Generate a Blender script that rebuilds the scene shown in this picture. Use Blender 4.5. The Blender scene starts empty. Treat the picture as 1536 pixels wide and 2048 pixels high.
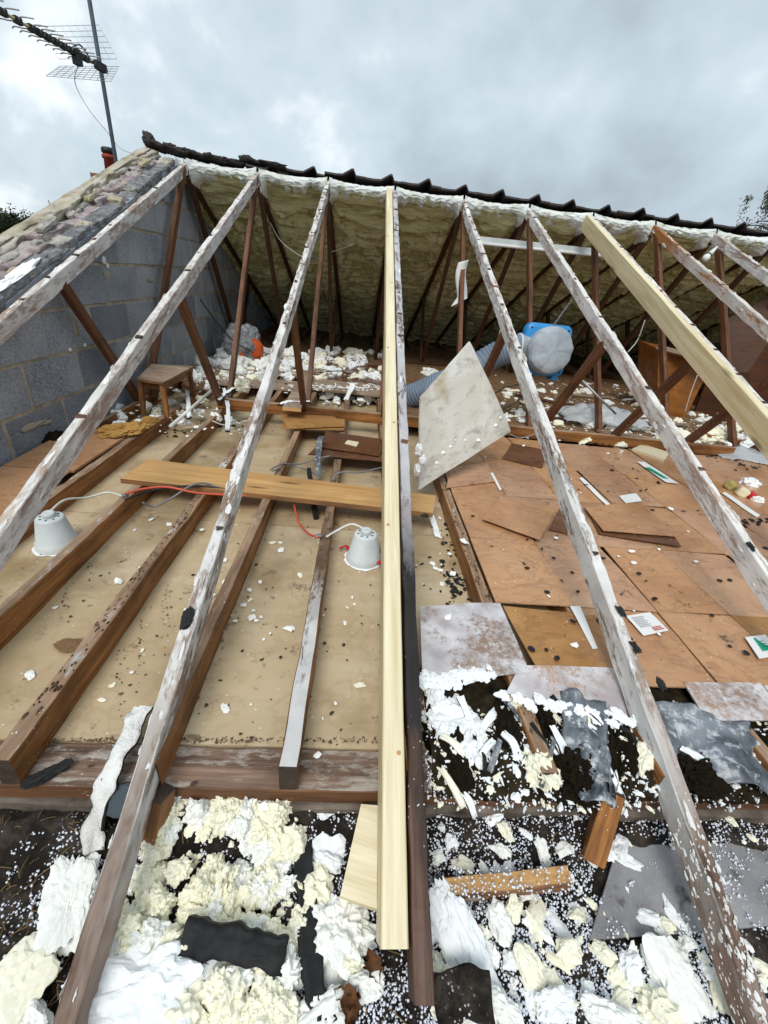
import bpy, bmesh, math, random
import numpy as np
from mathutils import Vector, Matrix, Quaternion, noise
random.seed(7)
rng = np.random.default_rng(7)
S = bpy.context.scene
COL = S.collection
PI = math.pi

# ------------------------------------------------------------------ camera
CAM = Vector((-0.2038, -0.5451, 1.0497)); PITCH, ROLL, YAW, FPX = 0.5041, 0.1152, -0.0902, 845.67
_f = Vector((-math.sin(YAW)*math.cos(PITCH), math.cos(YAW)*math.cos(PITCH), -math.sin(PITCH)))
_r0 = Vector((math.cos(YAW), math.sin(YAW), 0)); _u0 = _r0.cross(_f)
_r = math.cos(ROLL)*_r0 + math.sin(ROLL)*_u0; _u = -math.sin(ROLL)*_r0 + math.cos(ROLL)*_u0
cd = bpy.data.cameras.new('camera'); cam = bpy.data.objects.new('camera', cd); COL.objects.link(cam)
cam.matrix_world = Matrix(((_r.x, _u.x, -_f.x, CAM.x), (_r.y, _u.y, -_f.y, CAM.y), (_r.z, _u.z, -_f.z, CAM.z), (0, 0, 0, 1)))
cd.sensor_fit = 'HORIZONTAL'; cd.sensor_width = 36; cd.lens = 36*FPX/1536; cd.clip_start = .02; cd.clip_end = 3000
S.camera = cam

# ------------------------------------------------------------------ world, sun, exposure
SUN_EL, SUN_AZ = math.radians(52), math.radians(200)      # azimuth clockwise from +y
w = bpy.data.worlds.new('World'); S.world = w; w.use_nodes = True
nt = w.node_tree; nt.nodes.clear()
def wn(t, **k):
    n = nt.nodes.new(t)
    for a, b in k.items():
        if a in n.inputs: n.inputs[a].default_value = b
        else: setattr(n, a, b)
    return n
sky = wn('ShaderNodeTexSky', sky_type='NISHITA', sun_disc=False, sun_elevation=SUN_EL, sun_rotation=SUN_AZ, air_density=1.0, dust_density=2.0)
tc = wn('ShaderNodeTexCoord'); sep = wn('ShaderNodeSeparateXYZ'); nt.links.new(tc.outputs['Generated'], sep.inputs[0])
zz = wn('ShaderNodeMath', operation='ADD'); zz.inputs[1].default_value = .62; nt.links.new(sep.outputs['Z'], zz.inputs[0])
zm = wn('ShaderNodeMath', operation='MAXIMUM'); zm.inputs[1].default_value = .05; nt.links.new(zz.outputs[0], zm.inputs[0])
dx = wn('ShaderNodeMath', operation='DIVIDE'); dy = wn('ShaderNodeMath', operation='DIVIDE')
nt.links.new(sep.outputs['X'], dx.inputs[0]); nt.links.new(zm.outputs[0], dx.inputs[1])
nt.links.new(sep.outputs['Y'], dy.inputs[0]); nt.links.new(zm.outputs[0], dy.inputs[1])
cmb = wn('ShaderNodeCombineXYZ'); nt.links.new(dx.outputs[0], cmb.inputs[0]); nt.links.new(dy.outputs[0], cmb.inputs[1])
mp = wn('ShaderNodeMapping'); mp.inputs['Location'].default_value = (3.3, 1.15, .6); mp.inputs['Scale'].default_value = (1.25, 1.1, 1)
mp.inputs['Rotation'].default_value = (0, 0, .5)
nt.links.new(cmb.outputs[0], mp.inputs[0])
n1 = wn('ShaderNodeTexNoise'); n1.inputs['Scale'].default_value = 2.1; n1.inputs['Detail'].default_value = 9; n1.inputs['Roughness'].default_value = .52
n1.inputs['Distortion'].default_value = .1
nt.links.new(mp.outputs[0], n1.inputs['Vector'])
rp = wn('ShaderNodeValToRGB'); e = rp.color_ramp.elements
e[0].position = .32; e[0].color = (.28, .33, .37, 1); e[1].position = .72; e[1].color = (.88, .90, .91, 1)
m_ = e.new(.46); m_.color = (.375, .445, .495, 1); m2_ = e.new(.58); m2_.color = (.47, .545, .59, 1)
nt.links.new(n1.outputs['Fac'], rp.inputs[0])
sc_ = wn('ShaderNodeMix', data_type='RGBA', blend_type='MULTIPLY'); sc_.inputs['Factor'].default_value = 1
nt.links.new(rp.outputs[0], sc_.inputs['A']); sc_.inputs['B'].default_value = (10, 10, 10, 1)
mx = wn('ShaderNodeMix', data_type='RGBA'); mx.inputs['Factor'].default_value = .93
nt.links.new(sky.outputs[0], mx.inputs['A']); nt.links.new(sc_.outputs['Result'], mx.inputs['B'])
bg = wn('ShaderNodeBackground'); bg.inputs['Strength'].default_value = .1; out = wn('ShaderNodeOutputWorld')
nt.links.new(mx.outputs['Result'], bg.inputs[0]); nt.links.new(bg.outputs[0], out.inputs[0])
sl = bpy.data.lights.new('sun', 'SUN'); sl.energy = 1.5; sl.angle = math.radians(28); sl.color = (1, .97, .92)
so = bpy.data.objects.new('sun', sl); COL.objects.link(so)
sd = Vector((math.sin(SUN_AZ)*math.cos(SUN_EL), math.cos(SUN_AZ)*math.cos(SUN_EL), math.sin(SUN_EL)))
so.rotation_euler = sd.to_track_quat('Z', 'Y').to_euler(); so.location = (0, -5, 8)
S.view_settings.view_transform = 'Standard'; S.view_settings.look = 'None'; S.view_settings.exposure = 0.60; S.view_settings.gamma = 1
S.cycles.max_bounces = 5; S.cycles.diffuse_bounces = 4; S.cycles.glossy_bounces = 2; S.cycles.transparent_max_bounces = 8

# ------------------------------------------------------------------ placing helpers
MP = .3977; Z0 = .106; YR = 4.08; ZR = Z0 + MP*YR       # front slope: top of rafters z = Z0 + MP*y, ridge at YR
def ray(px, py): return (_r*((px-768)/FPX) + _u*((1024-py)/FPX) + _f)
def atz(px, py, z=0.): d = ray(px, py); return CAM + d*((z-CAM.z)/d.z)
def aty(px, py, y): d = ray(px, py); return CAM + d*((y-CAM.y)/d.y)
def atx(px, py, x): d = ray(px, py); return CAM + d*((x-CAM.x)/d.x)
def atr(px, py, off=0): d = ray(px, py); return CAM + d*((Z0+off+MP*CAM.y-CAM.z)/(d.z-MP*d.y))
def atp(px, py, p0, n): d = ray(px, py); return CAM + d*((p0-CAM).dot(n)/d.dot(n))

WM = {}
def link(o, world, parent=None):
    COL.objects.link(o); WM[o] = world
    if parent is not None:
        o.parent = parent; o.matrix_basis = WM[parent].inverted() @ world
    else: o.matrix_basis = world
    return o
def T(v): return Matrix.Translation(Vector(v))
def frame(p, x, up=(0, 0, 1)):
    x = Vector(x).normalized(); up = Vector(up); z = (up - x*up.dot(x)).normalized(); y = z.cross(x)
    return Matrix(((x.x, y.x, z.x, p[0]), (x.y, y.y, z.y, p[1]), (x.z, y.z, z.z, p[2]), (0, 0, 0, 1)))
def RZ(p, a, s=1.): return T(p) @ Matrix.Rotation(a, 4, 'Z') @ Matrix.Diagonal((s, s, s, 1)) if not hasattr(s, '__len__') else T(p) @ Matrix.Rotation(a, 4, 'Z') @ Matrix.Diagonal((*s, 1))
def tag(o, label, cat, group=None):
    o['label'] = label; o['category'] = cat
    if group: o['group'] = group
    return o
def empty(name, p, label=None, cat=None, group=None):
    o = bpy.data.objects.new(name, None); o.empty_display_size = .05; link(o, T(p))
    if label: tag(o, label, cat, group)
    return o
def struct(o): o['kind'] = 'structure'; return o
def stuff(o): o['kind'] = 'stuff'; return o
def newmesh(name, v, f, mats, fm=None, smooth=False):
    me = bpy.data.meshes.new(name); me.from_pydata([tuple(a) for a in v], [], f)
    for m in (mats if isinstance(mats, (list, tuple)) else [mats]): me.materials.append(m)
    if fm is not None: me.polygons.foreach_set('material_index', np.array(fm, dtype=np.int32))
    if smooth: me.polygons.foreach_set('use_smooth', np.ones(len(me.polygons), dtype=bool))
    me.update(); return me
def mobj(name, me, world=None, parent=None):
    return link(bpy.data.objects.new(name, me), world or Matrix.Identity(4), parent)
def fb(p, o=3):
    a = 0; k = 1; p = Vector(p)
    for i in range(o): a += k*noise.noise(p); p = p*2.1; k *= .5
    return a

# ------------------------------------------------------------------ materials
class NT:
    def __init__(s, name):
        s.m = bpy.data.materials.new(name); s.m.use_nodes = True; s.t = s.m.node_tree; s.b = s.t.nodes['Principled BSDF']
        s.tc = s.t.nodes.new('ShaderNodeTexCoord'); s.oi = s.t.nodes.new('ShaderNodeObjectInfo')
        a = s.n('ShaderNodeVectorMath', operation='SCALE'); c = s.n('ShaderNodeCombineXYZ')
        for i in range(3): s.l(s.oi.outputs['Random'], c.inputs[i])
        s.l(c.outputs[0], a.inputs[0]); a.inputs['Scale'].default_value = 37.
        b = s.n('ShaderNodeVectorMath', operation='ADD'); s.l(s.tc.outputs['Object'], b.inputs[0]); s.l(a.outputs[0], b.inputs[1])
        s.o = b.outputs[0]
    def n(s, t, **k):
        x = s.t.nodes.new(t)
        for a, b in k.items(): setattr(x, a, b)
        return x
    def l(s, a, b): s.t.links.new(a, b)
    def noise(s, scale=1., stretch=(1, 1, 1), detail=5, rough=.55, dist=0., off=(0, 0, 0)):
        mp = s.n('ShaderNodeMapping'); mp.inputs['Scale'].default_value = [scale*a for a in stretch]; mp.inputs['Location'].default_value = off
        s.l(s.o, mp.inputs[0]); n = s.n('ShaderNodeTexNoise'); s.l(mp.outputs[0], n.inputs['Vector'])
        n.inputs['Scale'].default_value = 1; n.inputs['Detail'].default_value = min(detail, 4); n.inputs['Roughness'].default_value = rough; n.inputs['Distortion'].default_value = dist
        return n.outputs['Fac']
    def vor(s, scale, feature='F1', stretch=(1, 1, 1), rand=1.):
        mp = s.n('ShaderNodeMapping'); mp.inputs['Scale'].default_value = [scale*a for a in stretch]; s.l(s.o, mp.inputs[0])
        n = s.n('ShaderNodeTexVoronoi', feature=feature); s.l(mp.outputs[0], n.inputs['Vector']); n.inputs['Scale'].default_value = 1; n.inputs['Randomness'].default_value = rand
        return n.outputs['Distance']
    def ramp(s, fac, *stops):
        r = s.n('ShaderNodeValToRGB'); s.l(fac, r.inputs[0]); e = r.color_ramp.elements
        while len(e) < len(stops): e.new(.5)
        for el, (p, c) in zip(e, stops):
            el.position = p; el.color = (c, c, c, 1) if not hasattr(c, '__len__') else (*c[:3], 1)
        return r.outputs[0]
    def mix(s, fac, a, b, mode='MIX'):
        m = s.n('ShaderNodeMix', data_type='RGBA', blend_type=mode)
        for v, i in ((fac, 'Factor'), (a, 'A'), (b, 'B')):
            if isinstance(v, (int, float)): m.inputs[i].default_value = v if i == 'Factor' else (v, v, v, 1)
            elif isinstance(v, tuple): m.inputs[i].default_value = (*v[:3], 1)
            else: s.l(v, m.inputs[i])
        return m.outputs['Result']
    def math(s, op, a, b=None):
        m = s.n('ShaderNodeMath', operation=op)
        for v, i in ((a, 0), (b, 1)):
            if v is None: continue
            if isinstance(v, (int, float)): m.inputs[i].default_value = v
            else: s.l(v, m.inputs[i])
        return m.outputs[0]
    def bump(s, h, strength=.4, dist=.004, prev=None):
        b = s.n('ShaderNodeBump'); b.inputs['Strength'].default_value = strength; b.inputs['Distance'].default_value = dist; s.l(h, b.inputs['Height'])
        if prev is not None: s.l(prev, b.inputs['Normal'])
        return b.outputs[0]
    def done(s, col, rough=.8, nrm=None, spec=.3, **k):
        for v, i in ((col, 'Base Color'), (rough, 'Roughness')):
            if isinstance(v, tuple): s.b.inputs[i].default_value = (*v[:3], 1)
            elif isinstance(v, (int, float)): s.b.inputs[i].default_value = v
            else: s.l(v, s.b.inputs[i])
        s.b.inputs['Specular IOR Level'].default_value = spec
        if nrm is not None: s.l(nrm, s.b.inputs['Normal'])
        for a, v in k.items(): s.b.inputs[a.replace('_', ' ')].default_value = v
        return s.m

def wood(name, dark, light, stain=(.05, .03, .02), stain_lo=.62, white=None, wcol=(.66, .65, .64), wfine=30, knots=False, rough=.75, gscale=1., bstr=.5, speck=0., char=None, foot=None, charband=None, film=None):
    s = NT(name)
    g1 = s.noise(1, (1.6*gscale, 34*gscale, 34*gscale), 6, .6, .6)
    g2 = s.noise(1, (4*gscale, 150*gscale, 150*gscale), 3, .6)
    g3 = s.noise(1, (14*gscale, 480*gscale, 480*gscale), 2, .6)
    g = s.math('ADD', s.math('ADD', s.math('MULTIPLY', g1, .56), s.math('MULTIPLY', g2, .26)), s.math('MULTIPLY', g3, .18))
    c = s.ramp(g, (.37, dark), (.62, light))
    big = s.noise(2.6, (1, 2.2, 2.2), 5, .6, .4, off=(3, 1, 2))
    c = s.mix(s.ramp(big, (stain_lo-.12, 0.), (stain_lo+.14, .85)), c, stain)
    if knots:
        kn = s.vor(1, stretch=(2.2, 10, 10)); c = s.mix(s.ramp(kn, (.05, .85), (.17, 0.)), c, tuple(a*.35 for a in dark))
    if char is not None:
        cn = s.noise(1.3, (1, .3, .3), 3, .5, off=(9, 4, 1)); c = s.mix(s.ramp(cn, (char, 0.), (char+.06, 1.)), c, (.012, .011, .012))
    h = g
    if film is not None:
        fm_ = s.noise(6, (.6, 2, 2), 4, .65, off=(2, 6, 6)); c = s.mix(s.ramp(fm_, (.36, film[0]), (.62, film[1])), c, film[2])
    if charband is not None:
        cx_ = s.n('ShaderNodeSeparateXYZ'); s.l(s.tc.outputs['Object'], cx_.inputs[0]); xn = s.math('ADD', cx_.outputs[0], s.math('MULTIPLY', s.noise(14, (.5, 2.5, 2.5), 5), .5))
        c = s.mix(s.ramp(s.math('MULTIPLY', xn, .5), ((charband[0]+.25)*.5, 0.), ((charband[0]+.36)*.5, .93), ((charband[1]+.22)*.5, .93), ((charband[1]+.32)*.5, 0.)), c, (.013, .012, .012))
    if white is not None:
        wb = s.noise(4.5, (.7, 3.2, 3.2), 5, .68, .5, off=(7, 7, 7)); wf = s.noise(wfine*1.6, (.3, 1, 1), 4, .78)
        wm = s.math('ADD', s.math('MULTIPLY', wb, .58), s.math('MULTIPLY', wf, .42))
        wmask = s.ramp(wm, (white-.035, 0.), (white+.045, 1.))
        if foot:
            sx = s.n('ShaderNodeSeparateXYZ'); s.l(s.tc.outputs['Object'], sx.inputs[0]); mr = s.n('ShaderNodeMapRange')
            s.l(s.math('ADD', sx.outputs[0], s.math('MULTIPLY', s.noise(7, detail=5), .5)), mr.inputs[0])
            mr.inputs[1].default_value, mr.inputs[2].default_value = foot[0]+.25, foot[1]+.25
            wmask = s.math('MULTIPLY', wmask, mr.outputs[0])
        wc = s.mix(s.ramp(s.noise(9, detail=4), (.35, 0.), (.7, 1.)), tuple(a*.72 for a in wcol), wcol)
        c = s.mix(s.math('MULTIPLY', wmask, .9), c, wc); h = s.math('ADD', g, s.math('MULTIPLY', wmask, .8))
    if speck:
        sp = s.vor(75); sm_ = s.noise(5, detail=3, off=(6, 2, 3)); c = s.mix(s.math('MULTIPLY', s.ramp(sp, (speck, 1.), (speck+.04, 0.)), s.ramp(sm_, (.48, 0.), (.58, 1.))), c, (.70, .70, .67))
    nrm = s.bump(h, bstr, .003)
    return s.done(c, s.ramp(big, (.3, rough-.15), (.7, min(1, rough+.12))), nrm)

M = {}
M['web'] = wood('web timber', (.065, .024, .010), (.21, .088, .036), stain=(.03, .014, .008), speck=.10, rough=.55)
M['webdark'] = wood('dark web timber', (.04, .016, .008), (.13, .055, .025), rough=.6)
M['joist'] = wood('joist side', (.10, .033, .010), (.44, .19, .055), stain=(.055, .022, .009), stain_lo=.56, rough=.5, speck=.07)
M['joisttop'] = wood('joist top', (.21, .125, .075), (.50, .345, .23), stain=(.11, .06, .034), stain_lo=.56, white=.60, rough=.8, speck=.09)
M['joistend'] = wood('joist end', (.03, .022, .018), (.09, .06, .045), rough=.9)
M['rafside'] = wood('rafter side residue', (.13, .062, .038), (.32, .185, .125), stain=(.25, .10, .04), stain_lo=.66, white=.468, wcol=(.82, .79, .765), rough=.85, wfine=34, film=(.2, .8, (.54, .44, .39)), bstr=1.)
M['raftop'] = wood('rafter top weathered', (.15, .09, .06), (.42, .285, .19), stain=(.45, .24, .09), stain_lo=.66, white=.468, wcol=(.84, .82, .79), rough=.8, film=(.1, .7, (.58, .49, .43)), bstr=1.)
M['rafbrown'] = wood('rafter brown', (.09, .035, .016), (.27, .13, .065), stain=(.04, .02, .013), white=.60, wcol=(.6, .56, .53), rough=.75, speck=.12)
M['rafchar_old'] = wood('rafter scorched', (.05, .022, .014), (.18, .085, .05), stain=(.02, .015, .012), white=.585, wcol=(.55, .52, .51), char=.50, rough=.6)
M['rafchar'] = wood('rafter scorched', (.035, .017, .012), (.17, .085, .055), stain=(.018, .014, .012), stain_lo=.54, speck=.1, white=.44, wcol=(.60, .585, .60), charband=(.34, .95), foot=(.8, 1.25), rough=.6, bstr=.8)
M['raforange'] = wood('rafter bare orange', (.24, .085, .02), (.46, .2, .06), white=.55, wcol=(.6, .53, .5), rough=.6)
M['rafside_f'] = wood('rafter side brown foot', (.055, .024, .013), (.24, .12, .068), stain=(.028, .016, .012), stain_lo=.56, white=.458, wcol=(.82, .80, .77), film=(.0, .6, (.46, .36, .31)), rough=.85, wfine=34, foot=(.18, .42), bstr=1., speck=.12)
M['raftop_f'] = wood('rafter top brown foot', (.055, .028, .017), (.25, .145, .09), stain=(.03, .019, .014), stain_lo=.56, white=.458, wcol=(.82, .80, .77), film=(.0, .6, (.46, .37, .32)), rough=.8, foot=(.3, .75), bstr=1., speck=.10)
M['rafside_h'] = wood('rafter side orange head', (.24, .085, .02), (.46, .2, .06), stain=(.3, .12, .04), white=.45, wcol=(.72, .67, .63), rough=.75, foot=(4.5, 4.0), bstr=1.)
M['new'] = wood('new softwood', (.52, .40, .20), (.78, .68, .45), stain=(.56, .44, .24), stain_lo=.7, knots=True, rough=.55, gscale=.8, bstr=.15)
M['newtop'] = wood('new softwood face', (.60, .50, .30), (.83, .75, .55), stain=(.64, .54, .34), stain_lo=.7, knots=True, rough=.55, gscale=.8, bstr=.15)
M['plank'] = wood('pine plank', (.42, .22, .075), (.66, .40, .165), stain=(.36, .18, .06), stain_lo=.62, knots=True, rough=.5, gscale=.7, bstr=.15, speck=.05)
M['planke'] = wood('pine plank edge', (.2, .09, .03), (.36, .19, .08), rough=.7)
M['oldplank'] = wood('old plank', (.22, .15, .10), (.46, .34, .25), white=.6, rough=.8)
M['plate'] = wood('wall plate', (.10, .06, .042), (.34, .22, .155), stain=(.04, .025, .018), stain_lo=.58, white=.52, wcol=(.50, .44, .38), rough=.85, speck=.11)
M['platef'] = wood('wall plate face', (.08, .035, .018), (.22, .10, .045), stain=(.03, .02, .012), speck=.1, rough=.7)
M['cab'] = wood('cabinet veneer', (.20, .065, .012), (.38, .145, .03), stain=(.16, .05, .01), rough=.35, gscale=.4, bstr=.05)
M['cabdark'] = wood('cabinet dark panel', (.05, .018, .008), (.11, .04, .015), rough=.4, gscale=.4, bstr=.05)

def hardboard(name, base, dark, white=None, orange=(.50, .27, .12)):
    s = NT(name); big = s.noise(2.3, detail=5, dist=.5); c = s.ramp(big, (.3, dark), (.5, base), (.72, orange))
    c = s.mix(s.ramp(s.noise(120, detail=3), (.35, .0), (.75, .22)), c, dark)
    ct = s.noise(4, (1, 1.6, 1), 4, .6, 1.2, off=(5, 2, 8))       # tide marks left by drying water
    c = s.mix(s.ramp(ct, (.40, 0.), (.47, .30), (.475, 0.)), c, tuple(a*.35 for a in dark))
    ct2 = s.noise(7, (1, 2.2, 1), 4, .6, 1.5, off=(1, 9, 8)); c = s.mix(s.ramp(ct2, (.50, 0.), (.57, .25), (.576, 0.)), c, tuple(a*.4 for a in dark))
    dirt = s.noise(16, detail=6, rough=.7); c = s.mix(s.ramp(dirt, (.63, 0.), (.70, .75)), c, (.03, .02, .014))
    sp = s.vor(26); c = s.mix(s.ramp(sp, (.055, .9), (.075, 0.)), c, (.7, .66, .6))
    h = s.noise(60, detail=4)
    if white is not None:
        wm = s.math('ADD', s.math('MULTIPLY', s.noise(5, detail=5), .55), s.math('MULTIPLY', s.noise(55, detail=6, rough=.75), .45))
        c = s.mix(s.ramp(wm, (white-.05, 0.), (white+.05, .95)), c, s.mix(s.ramp(s.noise(12, detail=5), (.35, 0.), (.65, 1.)), (.40, .36, .37), (.66, .65, .67))); h = s.math('MULTIPLY', wm, 2.5)
    return s.done(c, s.ramp(s.noise(3, detail=4, off=(6, 6, 6)), (.38, .16), (.6, .5)), s.bump(h, .3, .003), spec=.45)
M['hb'] = hardboard('hardboard', (.49, .265, .135), (.38, .19, .09), orange=(.56, .315, .16))
M['hb2'] = hardboard('hardboard pink', (.50, .29, .175), (.39, .21, .12), orange=(.55, .34, .205))
M['hbor'] = hardboard('hardboard orange', (.47, .245, .085), (.34, .165, .055), orange=(.55, .30, .11))
M['hbdark'] = hardboard('hardboard dark', (.16, .07, .035), (.10, .04, .02), orange=(.20, .085, .04))
M['hbwhite'] = hardboard('hardboard oversprayed', (.36, .25, .19), (.26, .17, .12), white=.455)
def plaster():
    s = NT('plasterboard back'); big = s.noise(1.7, detail=6, dist=.6); c = s.ramp(big, (.28, (.40, .29, .16)), (.5, (.52, .40, .245)), (.75, (.60, .50, .345)))
    st = s.noise(1, (2.0, 16, 1), 5, .6, .3); c = s.mix(s.ramp(st, (.35, .35), (.6, 0.)), c, (.40, .30, .17))
    d = s.noise(14, detail=7, rough=.72); c = s.mix(s.ramp(d, (.61, 0.), (.70, .75)), c, (.12, .08, .045))
    v = s.noise(2.6, detail=5, off=(4, 4, 4)); c = s.mix(s.ramp(v, (.54, 0.), (.70, .65)), c, (.22, .14, .06))
    ring = s.noise(9, detail=3, dist=1., off=(3, 5, 1)); c = s.mix(s.ramp(ring, (.52, 0.), (.61, .28), (.618, 0.)), c, (.30, .20, .10))
    sp = s.vor(19, stretch=(1, 1.9, 1)); c = s.mix(s.ramp(sp, (.055, .8), (.09, 0.)), c, (.72, .70, .64))
    sp2 = s.vor(31, stretch=(1.5, 1, 1)); c = s.mix(s.ramp(sp2, (.04, .95), (.055, 0.)), c, (.03, .022, .015))
    return s.done(c, s.ramp(big, (.3, .35), (.7, .65)), s.bump(s.noise(30, detail=5), .2, .003), spec=.4)
M['plaster'] = plaster()

def foam(name, a, b, dirt=.0, bump=.3, scale=1.):
    s = NT(name); n = s.noise(7*scale, detail=6); c = s.ramp(n, (.3, a), (.68, b))
    if dirt:
        d = s.noise(45*scale, detail=6, rough=.72); c = s.mix(s.ramp(d, (.70-dirt, 0.), (.74-dirt, .85)), c, (.07, .055, .035))
    v = s.vor(90*scale); h = s.math('ADD', s.math('MULTIPLY', v, -.6), s.noise(160*scale, detail=4))
    return s.done(c, .75, s.bump(h, bump, .004), spec=.25, Subsurface_Weight=0.0)
M['foam'] = foam('spray foam white', (.86, .86, .80), (.93, .94, .91), dirt=.035)
M['foamcream'] = foam('spray foam cream', (.87, .83, .62), (.94, .92, .78), dirt=.04)
M['foamwhite'] = foam('spray foam skin', (.84, .86, .86), (.92, .94, .95), dirt=.035, bump=.3, scale=.7)
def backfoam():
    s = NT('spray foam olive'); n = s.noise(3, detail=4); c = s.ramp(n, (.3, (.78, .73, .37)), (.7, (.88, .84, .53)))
    f = s.noise(1, (1.5, 15, 15), 4, .66, .7); c = s.mix(s.ramp(f, (.42, .8), (.53, 0.)), c, (.37, .325, .12))  # darker skin bands, also painting in the shade under the spray ledges
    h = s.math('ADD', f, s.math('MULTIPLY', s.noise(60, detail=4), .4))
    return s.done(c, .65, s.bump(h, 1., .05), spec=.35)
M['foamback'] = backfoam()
def ridgefoam():
    s = NT('spray foam ridge'); n = s.noise(9, detail=6, dist=.5); c = s.ramp(n, (.32, (.58, .57, .42)), (.46, (.76, .79, .76)), (.7, (.82, .85, .85)))
    d = s.noise(25, (1, 1, .5), 6, .7); c = s.mix(s.ramp(d, (.66, 0.), (.74, .6)), c, (.25, .22, .12))
    return s.done(c, .7, s.bump(s.noise(40, detail=6), .6, .01), spec=.3)
M['foamridge'] = ridgefoam()
def simple(name, c, rough=.6, spec=.3, bump=0., nscale=40, var=.25, metal=0.):
    s = NT(name); n = s.noise(nscale*.3, detail=5); col = s.ramp(n, (.3, tuple(a*(1-var) for a in c)), (.7, tuple(min(1, a*(1+var*.6)) for a in c)))
    s.b.inputs['Metallic'].default_value = metal
    return s.done(col, rough, s.bump(s.noise(nscale, detail=5), bump, .004) if bump else None, spec)
def blockm():
    s = NT('aircrete block'); n = s.noise(3, detail=5); c = s.ramp(n, (.3, (.21, .245, .295)), (.7, (.46, .50, .565)))
    f = s.noise(110, detail=3, rough=.8); c = s.mix(s.ramp(f, (.5, 0.), (.66, .75)), c, (.60, .62, .66))
    c = s.mix(s.ramp(f, (.32, .6), (.45, 0.)), c, (.05, .06, .07))
    st = s.noise(2.4, (1, 1, .5), 5, off=(2, 8, 3)); c = s.mix(s.ramp(st, (.60, 0.), (.72, .45)), c, (.33, .29, .2))
    c = s.mix(s.ramp(s.oi.outputs['Random'], (.0, .5), (.5, 0.), (1., 0.)), c, (.10, .115, .14)); c = s.mix(s.ramp(s.oi.outputs['Random'], (.55, 0.), (1., .35)), c, (.52, .53, .54))
    return s.done(c, .95, s.bump(f, .9, .008), spec=.15)
M['block'] = blockm()
M['mortar'] = simple('mortar', (.46, .41, .32), .95, .1, .6, 50, .35)
M['mortarg'] = simple('grey mortar', (.40, .38, .34), .95, .1, .7, 40, .4)
def brickm():
    s = NT('brick'); n = s.noise(12, detail=5); c = s.ramp(n, (.32, (.20, .13, .135)), (.45, (.31, .25, .25)), (.6, (.40, .35, .34)), (.75, (.50, .46, .44)))
    o = s.noise(5, detail=3, off=(1, 2, 3)); c = s.mix(s.ramp(o, (.66, 0.), (.74, .8)), c, (.34, .14, .08))
    return s.done(c, .9, s.bump(s.noise(60, detail=5), .5, .004), spec=.15)
M['brick'] = brickm()
def vergem():
    s = NT('verge mortar'); n = s.noise(5, detail=7, rough=.65); c = s.ramp(n, (.3, (.26, .22, .16)), (.5, (.44, .39, .30)), (.72, (.56, .53, .47)))
    y = s.noise(8, detail=4, off=(2, 2, 6)); c = s.mix(s.ramp(y, (.56, 0.), (.66, .55)), c, (.42, .34, .13))
    d = s.noise(26, detail=6, rough=.7); c = s.mix(s.ramp(d, (.60, 0.), (.68, .7)), c, (.10, .08, .07))
    return s.done(c, .95, s.bump(s.noise(30, detail=7), .8, .01), spec=.15)
M['verge'] = vergem()
M['tile'] = simple('roof tile', (.052, .043, .042), .75, .3, .4, 60, .35)
M['felt'] = simple('bitumen felt', (.014, .014, .015), .7, .3, .5, 60, .4)
M['char'] = simple('black fragments', (.012, .011, .011), .6, .4, .4, 60, .4)
M['white'] = simple('white plastic', (.62, .67, .67), .45, .4, .15, 20, .22)
M['paper'] = simple('paper', (.76, .76, .75), .8, .2, 0, 20, .06)
M['sack'] = simple('plastic sack', (.30, .31, .33), .35, .45, .4, 20, .5)
M['red'] = simple('red plastic', (.55, .015, .025), .4, .4)
M['redcable'] = simple('red cable', (.62, .10, .05), .45, .4)
M['greycable'] = simple('grey cable', (.22, .225, .24), .5, .4)
M['whitecable'] = simple('white cable', (.68, .67, .63), .5, .4)
M['black'] = simple('black plastic', (.015, .015, .017), .5, .4)
M['blue'] = simple('blue plastic', (.03, .27, .62), .38, .45, 0, 12, .12)
M['cloth'] = simple('grey filter cloth', (.40, .45, .50), .85, .15, .5, 90, .15)
M['duct'] = simple('grey duct', (.19, .24, .31), .6, .3, .1, 30, .2)
M['metal'] = simple('galvanised metal', (.42, .43, .44), .45, .5, .1, 30, .25, .7)
M['mast'] = simple('mast paint', (.055, .075, .09), .6, .4, .3, 40, .4)
M['wire'] = simple('reflector wire', (.32, .35, .42), .5, .4)
M['arm'] = simple('aerial element', (.36, .34, .36), .5, .4, 0, 30, .3)
M['boom'] = simple('aerial boom', (.50, .44, .22), .6, .3, 0, 30, .3)
M['green'] = simple('green print', (.0, .33, .19), .6, .3)
M['ink'] = simple('ink', (.42, .42, .44), .8)
M['inkr'] = simple('red ink', (.55, .08, .08), .8)
M['orange'] = simple('orange print', (.62, .10, .02), .6, .3)
M['sponge'] = simple('yellow sponge', (.42, .34, .12), .9, .2, .5, 60, .3)
M['wool'] = simple('yellow glass wool', (.58, .33, .10), .95, .1, .9, 60, .4)
M['woolbrown'] = simple('brown glass wool', (.026, .019, .010), .95, .1, 1.0, 90, .75)
M['leaf'] = simple('dead leaf', (.12, .05, .018), .7, .3, .3, 60, .4)
M['straw'] = simple('straw', (.20, .13, .055), .8, .2)
M['brown'] = simple('brown cardboard', (.22, .13, .065), .85, .2, .3, 50, .4)
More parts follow.
